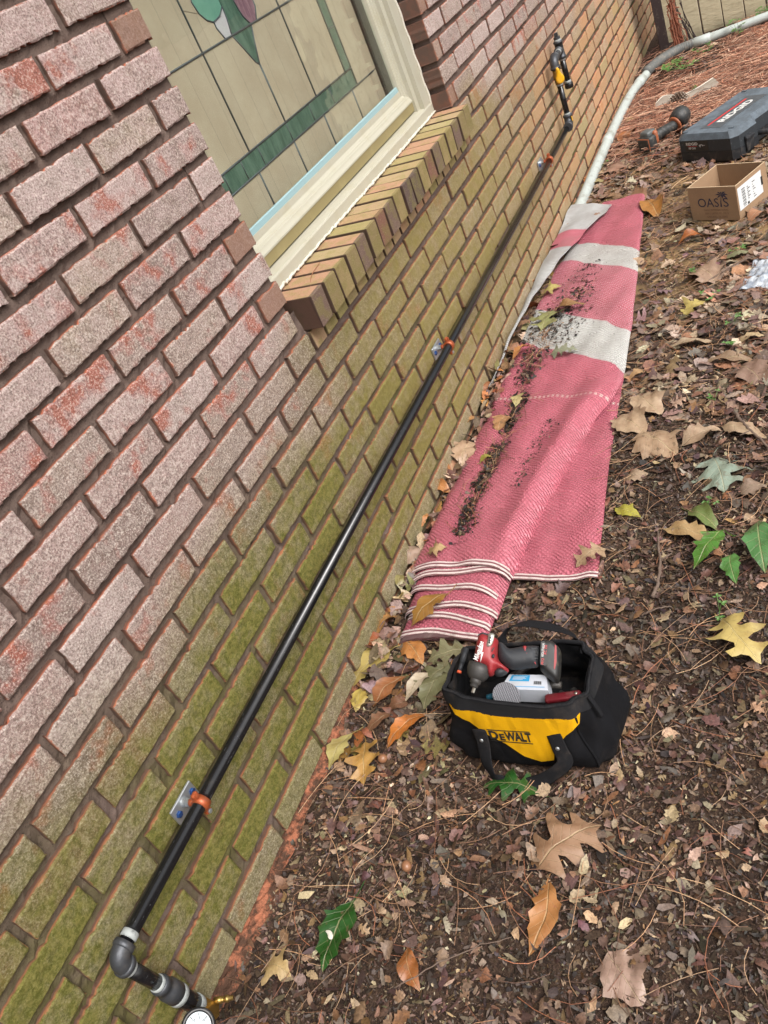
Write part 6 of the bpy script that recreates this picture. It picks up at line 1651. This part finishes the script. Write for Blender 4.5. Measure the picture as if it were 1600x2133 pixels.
pf = planefn(cpt(0.135, 0.215, CH + .0012), cdv, -cw)
PLQ = worn('plaque', lin(72, 78, 84), 0.45, amount=0.2, dust=lin(138, 146, 150))
pq_ = obj('name_plaque', prism([(-.155, -.052), (.150, -.052), (.150, .046), (-.155, .046)], (cpt(0.135, 0.215, CH), cdv, -cw, ez_), -.001, .0008), PLQ, lid)
obj('lettering', text_vf('RIDGID', lambda x, y: pf(x, y - 0.012), 0.048, width=0.205, bold=.0018), WHP, pq_)
obj('red_bar', (np.array([pf(-.130, .022), pf(.120, .022), pf(.120, .032), pf(-.130, .032)]), [(0, 1, 2, 3)]), RDP, pq_)
lf_ = planefn(cpt(0.122, -0.0008, 0.083), cw, ez_)
lbl = obj('black_label', prism([(-.058, -.022), (.058, -.022), (.058, .022), (-.058, .022)], (cpt(0.108, 0.0008, 0.078), cw, ez_, -cdv), 0, .0024), INKB, cs)
lf_ = planefn(cpt(0.108, -0.0022, 0.078), cw, ez_)
obj('lettering', merge(text_vf('RIDGID', lambda x, y: lf_(x - .022, y + .008), .016, width=.058, bold=.0003), text_vf('RP 241', lambda x, y: lf_(x - .022, y - .010), .012, width=.034, bold=.0002)), WHP, lbl)
obj('red_bar', (np.array([lf_(-.044, -.0022), lf_(.004, -.0022), lf_(.004, -.0008), lf_(-.044, -.0008)]), [(0, 1, 2, 3)]), RDP, lbl)
obj('tool_picture', merge(*[(np.array([lf_(x0, z0), lf_(x0 + w_, z0), lf_(x0 + w_, z0 + h_), lf_(x0, z0 + h_)]), [(0, 1, 2, 3)]) for x0, z0, w_, h_ in ((.014, -.003, .008, .007), (.020, .002, .010, .003), (.029, -.002, .006, .005), (.036, .0, .008, .002), (.017, -.007, .003, .004))]), worn('grey_print', lin(176, 176, 176), .5), lbl)

# ------------------------------------------------------------------ battery press tool on the ground
pt_ = empty('press_tool', (3.46, -0.32, -0.772), 'black and orange cordless press tool lying beside the tool case', 'power tool')
ORG = worn('orange_trim', lin(160, 92, 60), 0.45, amount=0.5); BLT = worn('black_tool_plastic', lin(44, 46, 46), 0.5, amount=0.35, scale=60)
hA, hB = np.array([3.400, -0.282, -0.728]), np.array([3.545, -0.400, -0.722])
ax = (hB - hA) / np.linalg.norm(hB - hA); sd_ = np.cross(ez_, ax)
obj('battery', bevel(box(hA - ax * .010 + ez_ * -.004, (.048, .080, .074), [ax, sd_, ez_]), .012, 3), BLT, pt_, True)
obj('battery_trim', merge(bevel(box(hA - ax * .034 + ez_ * -.004, (.004, .072, .066), [ax, sd_, ez_]), .0015, 1)), ORG, pt_)
obj('battery_face', bevel(box(hA - ax * .0368 + ez_ * -.004, (.004, .064, .058), [ax, sd_, ez_]), .0015, 1), BLT, pt_)
obj('foot', bevel(box(hA + ax * .020 + ez_ * .012, (.022, .066, .062), [ax, sd_, ez_]), .008, 2), ORG, pt_, True)
obj('foot_cap', bevel(box(hA + ax * .008 + ez_ * .030 + sd_ * .01, (.052, .056, .040), [ax, sd_, ez_]), .010, 3), worn('grey_cap', lin(88, 92, 92), .4), pt_, True)
gp = smooth_path([hA + ax * .02, hA + ax * .07 + ez_ * .006, hB - ax * .03], 24)
obj('grip', tube(gp, [0.024 - 0.002 * math.sin(k * .9) ** 2 + .003 * (k < 3) for k in range(24)], 16), BLT, pt_, True)
hd = np.array([0.35, -0.50, 0.35]); hd /= np.linalg.norm(hd)
obj('collar', lathe([(0, .030), (.002, .036), (.007, .037), (.009, .034)], hB - ax * .030, ax + np.array([0, 0, .15]), 20), ORG, pt_, True)
obj('head', lathe([(0, .030), (.006, .040), (.024, .043), (.050, .042), (.068, .034), (.078, .020)], hB - ax * .018 + ez_ * .006, ax * .7 + np.array([.2, -.1, .35]), 24), BLT, pt_, True)
obj('head_cap', bevel(box(hB + ax * .028 + ez_ * .040, (.034, .030, .020), [ax, sd_, ez_]), .006, 2), worn('silver_print_cap', lin(164, 166, 168), .4), pt_, True)
obj('jaw_ring', lathe([(0, .026), (.012, .028), (.030, .026)], hB + ax * .015 - ez_ * .020, (0.1, -0.2, -1), 16), GRY, pt_, True)

# ------------------------------------------------------------------ grey plastic guard strip, pine cone, plastic bag
PLA = worn('dusty_clear_grey_plastic', lin(150, 140, 128), 0.4, amount=0.5, dust=lin(112, 96, 82), scale=30)
gd = empty('plastic_guard', (4.05, -0.38, -0.772), 'wavy dusty grey plastic strip with a pale rim lying on the pine straw', 'plastic strip')
E_ = smooth_path([(4.055, -0.228, -0.752), (4.100, -0.262, -0.740), (4.085, -0.312, -0.744), (4.045, -0.372, -0.746), (4.075, -0.440, -0.742), (4.135, -0.505, -0.736)], 40)
W_ = smooth_path([(3.960, -0.238, -0.762), (3.985, -0.275, -0.762), (3.985, -0.330, -0.762), (3.965, -0.395, -0.762), (3.985, -0.470, -0.762), (4.010, -0.552, -0.760)], 40)
V = [E_[i] * (1 - t) + W_[i] * t + np.array([0, 0, .010 * math.sin(math.pi * t)]) for i in range(40) for t in np.linspace(0, 1, 8)]
obj('strip', thick_sheet(V, 40, 8, .002), PLA, gd)
RIM = worn('pale_plastic_edge', lin(212, 204, 190), .4, amount=.2)
obj('edge_rim', merge(tube(E_, .0028, 6), tube(np.array([E_[-1], W_[-1]]), .0022, 6), tube(np.array([E_[0], W_[0]]), .0022, 6)), RIM, gd, True)
pc = empty('pine_cone', (3.99, -0.325, -0.77), 'brown pine cone lying against the grey plastic strip', 'pine cone')
CONE = worn('pine_cone_scale', lin(112, 90, 74), .8, amount=.4); pa = np.array([0.25, 0.92, 0.1]); pa /= np.linalg.norm(pa); px_, py_, _ = frame_of(pa)
sc_ = []
for k in range(90):
    t = k / 89; a = k * 2.39996; r_ = .030 * math.sin(math.pi * (0.12 + 0.82 * t)) ** .8
    c_ = np.array([3.99, -0.350, -0.742]) + pa * (t - .5) * .078; dr = px_ * math.cos(a) + py_ * math.sin(a)
    sc_.append(bevel(box(c_ + dr * r_ * .75, (r_ * .7, .013, .0035), [dr * .93 - pa * .35, np.cross(pa, dr), pa + dr * .3]), .001, 1))
obj('scales', merge(*sc_), CONE, pc)
obj('scale_tips', merge(*[box(s[0].mean(0) + (s[0].mean(0) - np.array([3.99, -0.350, -0.742])) * .22, (.004, .004, .003)) for s in sc_]), RIM, pc)
b = NB('clear_plastic_bag'); n1 = b.noise(b.pos(), 50, 4); n2 = b.noise(b.pos(), 120, 3)
PBAG = b.pbsdf(b.mix(b.step(n1, .35, .65), lin(214, 220, 226), lin(150, 158, 170)), .15, 0, b.bump(n1, .8, .008), .6, Alpha=0.8)
def pbag(a, c2):
    p = np.array([1.835, -0.738, 0]) * (1 - a) * (1 - c2) + np.array([2.035, -0.778, 0]) * a * (1 - c2) + np.array([1.80, -0.90, 0]) * (1 - a) * c2 + np.array([2.01, -0.93, 0]) * a * c2
    p[2] = gz(p[0], p[1]) + .012 + .014 * math.sin(math.pi * a) * math.sin(math.pi * c2) + .003 * math.sin(a * 23 + c2 * 9) + .003 * math.sin(c2 * 31 - a * 12); return p
V, F = grid(pbag, 26, 22)
o = obj('plastic_bag', thick_sheet(V, 26, 22, .001), PBAG, None, True); tag(o, 'crumpled clear plastic bag on the leaves at the right edge', 'plastic bag')

# ------------------------------------------------------------------ acorns, twigs, weeds, dry stalk
NUT = worn('acorn_brown', lin(140, 98, 70), .35, amount=.3)
def acorn(x, y, a, label):
    p = np.array([x, y, gz(x, y) + .018]); d = np.array([math.cos(a), math.sin(a), .1])
    o = obj('acorn', lathe([(-.009, .002), (-.008, .005), (-.004, .0086), (0, .0095), (.005, .009), (.009, .006), (.011, .0015)], p, d, 14), NUT, None, True)
    tag(o, label, 'acorn', 'acorns on the ground')
acorn(0.088, -0.143, 2.0, 'round brown acorn between the golden brown leaf and the bag')
acorn(-0.132, -0.281, .6, 'brown acorn alone in the bark chips above the dark green glossy leaf')
TW = worn('grey_brown_twig', lin(104, 86, 74), .85, amount=.4, bumpk=.6, bscale=160)
def twig(pts, r, label, sub=None):
    P = [(x, y, gz(x, y) + .014 + dz_) for x, y, dz_ in pts]
    n = 18; Pm = smooth_path(P, n); Pm[:, :2] += rng.normal(0, .0012, (n, 2))
    parts = [tube(Pm, np.linspace(r, r * .55, n), 7)]
    for k, a in (sub or []):
        d = np.array([math.cos(a), math.sin(a), .1]) * .03; parts.append(tube(np.array([Pm[k], Pm[k] + d * .5, Pm[k] + d]), [r * .6, r * .5, r * .3], 5))
    o = obj('twig', merge(*parts), TW, None, True); tag(o, label, 'twig', 'twigs on the ground')
twig([(0.532, -0.632, 0), (0.575, -0.640, .003), (0.642, -0.636, .004), (0.738, -0.618, 0)], .0042, 'knobbly grey twig below the rolled green leaf', [(5, .6), (11, -.9)])
twig([(0.478, -0.614, 0), (0.491, -0.647, .004), (0.499, -0.675, 0)], .0022, 'thin dark twig just above the right end of the bag')
twig([(1.181, -0.760, 0), (1.100, -0.800, .006), (1.033, -0.843, 0)], .005, 'brown stick at the right edge level with the big tan leaf', [(9, 2.2)])
twig([(1.950, -0.640, 0), (2.000, -0.700, .006), (2.040, -0.760, .004)], .003, 'pale twig beside the plastic bag')
twig([(0.300, -0.395, .02), (0.335, -0.450, .03), (0.330, -0.520, .015)], .004, 'broken pale stick behind the bag handle')
twig([(-0.330, -0.330, 0), (-0.262, -0.420, .004), (-0.215, -0.500, .002)], .0013, 'long thin stalk across the bark left of the orange brown half leaf')
GREEN = worn('small_weed_leaf', lin(86, 122, 58), .5, amount=.1)
def weed(x, y, n, s, label, spread=1.0, h=.02):
    parts = []; r = np.random.default_rng(int(abs(x * 977 + y * 313) * 100)); g = float(gz(x, y)) + .008
    for k in range(n):
        a = r.random() * 6.283; d = s * r.uniform(.2, 1.1) * spread; q = np.array([x + math.cos(a) * d, min(y + math.sin(a) * d, -.02), g + h * r.uniform(.4, 1.2)])
        parts.append(tube(np.array([[x, y, g], [(x + q[0]) / 2, (y + q[1]) / 2, q[2] * .6 + g * .4], q]), .0007, 4))
        for j in range(3):
            b_ = a + (j - 1) * 1.5 + r.normal(0, .3); L_ = s * r.uniform(.35, .6); ex = np.array([math.cos(b_), math.sin(b_), r.uniform(-.2, .3)]); ey = np.array([-ex[1], ex[0], r.uniform(-.2, .2)])
            P = [q, q + ex * L_ * .35 + ey * L_ * .28, q + ex * L_ * .75 + ey * L_ * .24, q + ex * L_, q + ex * L_ * .75 - ey * L_ * .24, q + ex * L_ * .35 - ey * L_ * .28, q + ex * L_ * .5 + [0, 0, -.002]]
            parts.append((np.array(P), [(0, 6, 1), (1, 6, 2), (2, 6, 3), (3, 6, 4), (4, 6, 5), (5, 6, 0)]))
    o = obj('weed', merge(*parts), GREEN, None); tag(o, label, 'weed', 'small green weeds')
weed(0.488, -0.769, 3, .022, 'small three leaved weed above the big yellow oak leaf')
weed(1.833, -0.655, 5, .030, 'low green weed between the yellow star leaf and the plastic bag')
weed(1.640, -0.735, 4, .024, 'tiny green weed right of the yellow star leaf')
weed(1.531, -0.735, 4, .026, 'tiny green weed behind the brown rolled leaf')
weed(1.260, -0.706, 4, .020, 'tiny green weed above the wide pale crumpled leaf')
weed(2.134, -0.724, 4, .028, 'tiny green weed in front of the box corner')
weed(2.020, -0.600, 4, .026, 'tiny green weed between the box and the grey green leaf')
weed(0.835, -0.721, 3, .022, 'tiny green weed beside the rolled light green leaf')
weed(4.640, -0.240, 16, .055, 'clump of green weeds beside the black pipe bend', 1.4, .035)
weed(4.560, -0.320, 12, .050, 'second clump of green weeds in front of the black pipe bend', 1.4, .03)
weed(4.800, -0.420, 10, .040, 'sparse green weeds below the white pipe coupling', 1.6, .03)
weed(4.870, -0.590, 8, .045, 'leggy weed growing against the pipe by the fence', 1.0, .08)
weed(5.080, -0.700, 10, .045, 'green weed at the foot of the fence boards', 1.2, .05)
weed(3.350, -0.060, 6, .030, 'grassy tuft pressed against the drain pipe', 1.0, .03)
weed(4.080, -0.420, 5, .030, 'yellow green sprig beside the pine cone', 1.0, .03)
stp = []
DRY = worn('dry_red_brown_stalk', lin(140, 84, 62), .85, amount=.4)
for k in range(26):
    a = rng.normal(0, .10); hgt = .36 * rng.uniform(.4, 1.0); x0, y0 = 4.985 + rng.normal(0, .012), -0.262 + rng.normal(0, .012)
    P = smooth_path([(x0, y0, -.765), (x0 + .02 * a, y0 + a * .10, -.765 + hgt * .5), (x0 + rng.normal(0, .012), y0 + a * .04 + .012 * (hgt / .36), -.765 + hgt)], 9)
    P[:, 1] += rng.normal(0, .003, 9)
    stp.append(tube(P, np.linspace(.0042, .0022, 9), 5, ))
for k in range(46):
    z = rng.uniform(.06, .30); stp.append(tube(np.array([[4.985, -.262 + rng.normal(0, .012), -.765 + z], [4.98 + rng.normal(0, .01), -.262 + rng.normal(0, .02), -.765 + z - rng.uniform(.0, .05)]]), .0028, 4))
o = obj('dry_stalk', merge(*stp), DRY, None); tag(o, 'dead reddish brown plant stalk standing in front of the fence', 'dead plant')
stp = []
for k in range(14):
    y0 = -0.33 + rng.normal(0, .02); stp.append(tube(smooth_path([(5.03, y0, -.76), (5.04, y0 + .03, -.68 + rng.uniform(-.03, .05)), (5.05, y0 + .06 + rng.normal(0, .01), -.60 + rng.uniform(-.05, .12))], 7), .0020, 4))
o = obj('dry_stalk', merge(*stp), DARKW, None); tag(o, 'thin dark dead stems leaning on the fence behind the pipe', 'dead plant')

V, F, C = needles(0, np.array([0.0]), np.array([-0.5]), .13, .131, .0013, NC, (.01, .011))
o = obj('pine_needle', tube(smooth_path([(0.775, -0.018, -0.0135), (0.83, 0.004, -0.006), (0.90, 0.012, -0.004)], 14), .0009, 5), worn('dry_needle', lin(150, 100, 70), .7), None, True)
tag(o, 'single brown pine needle lying on the brick window sill', 'pine needle')
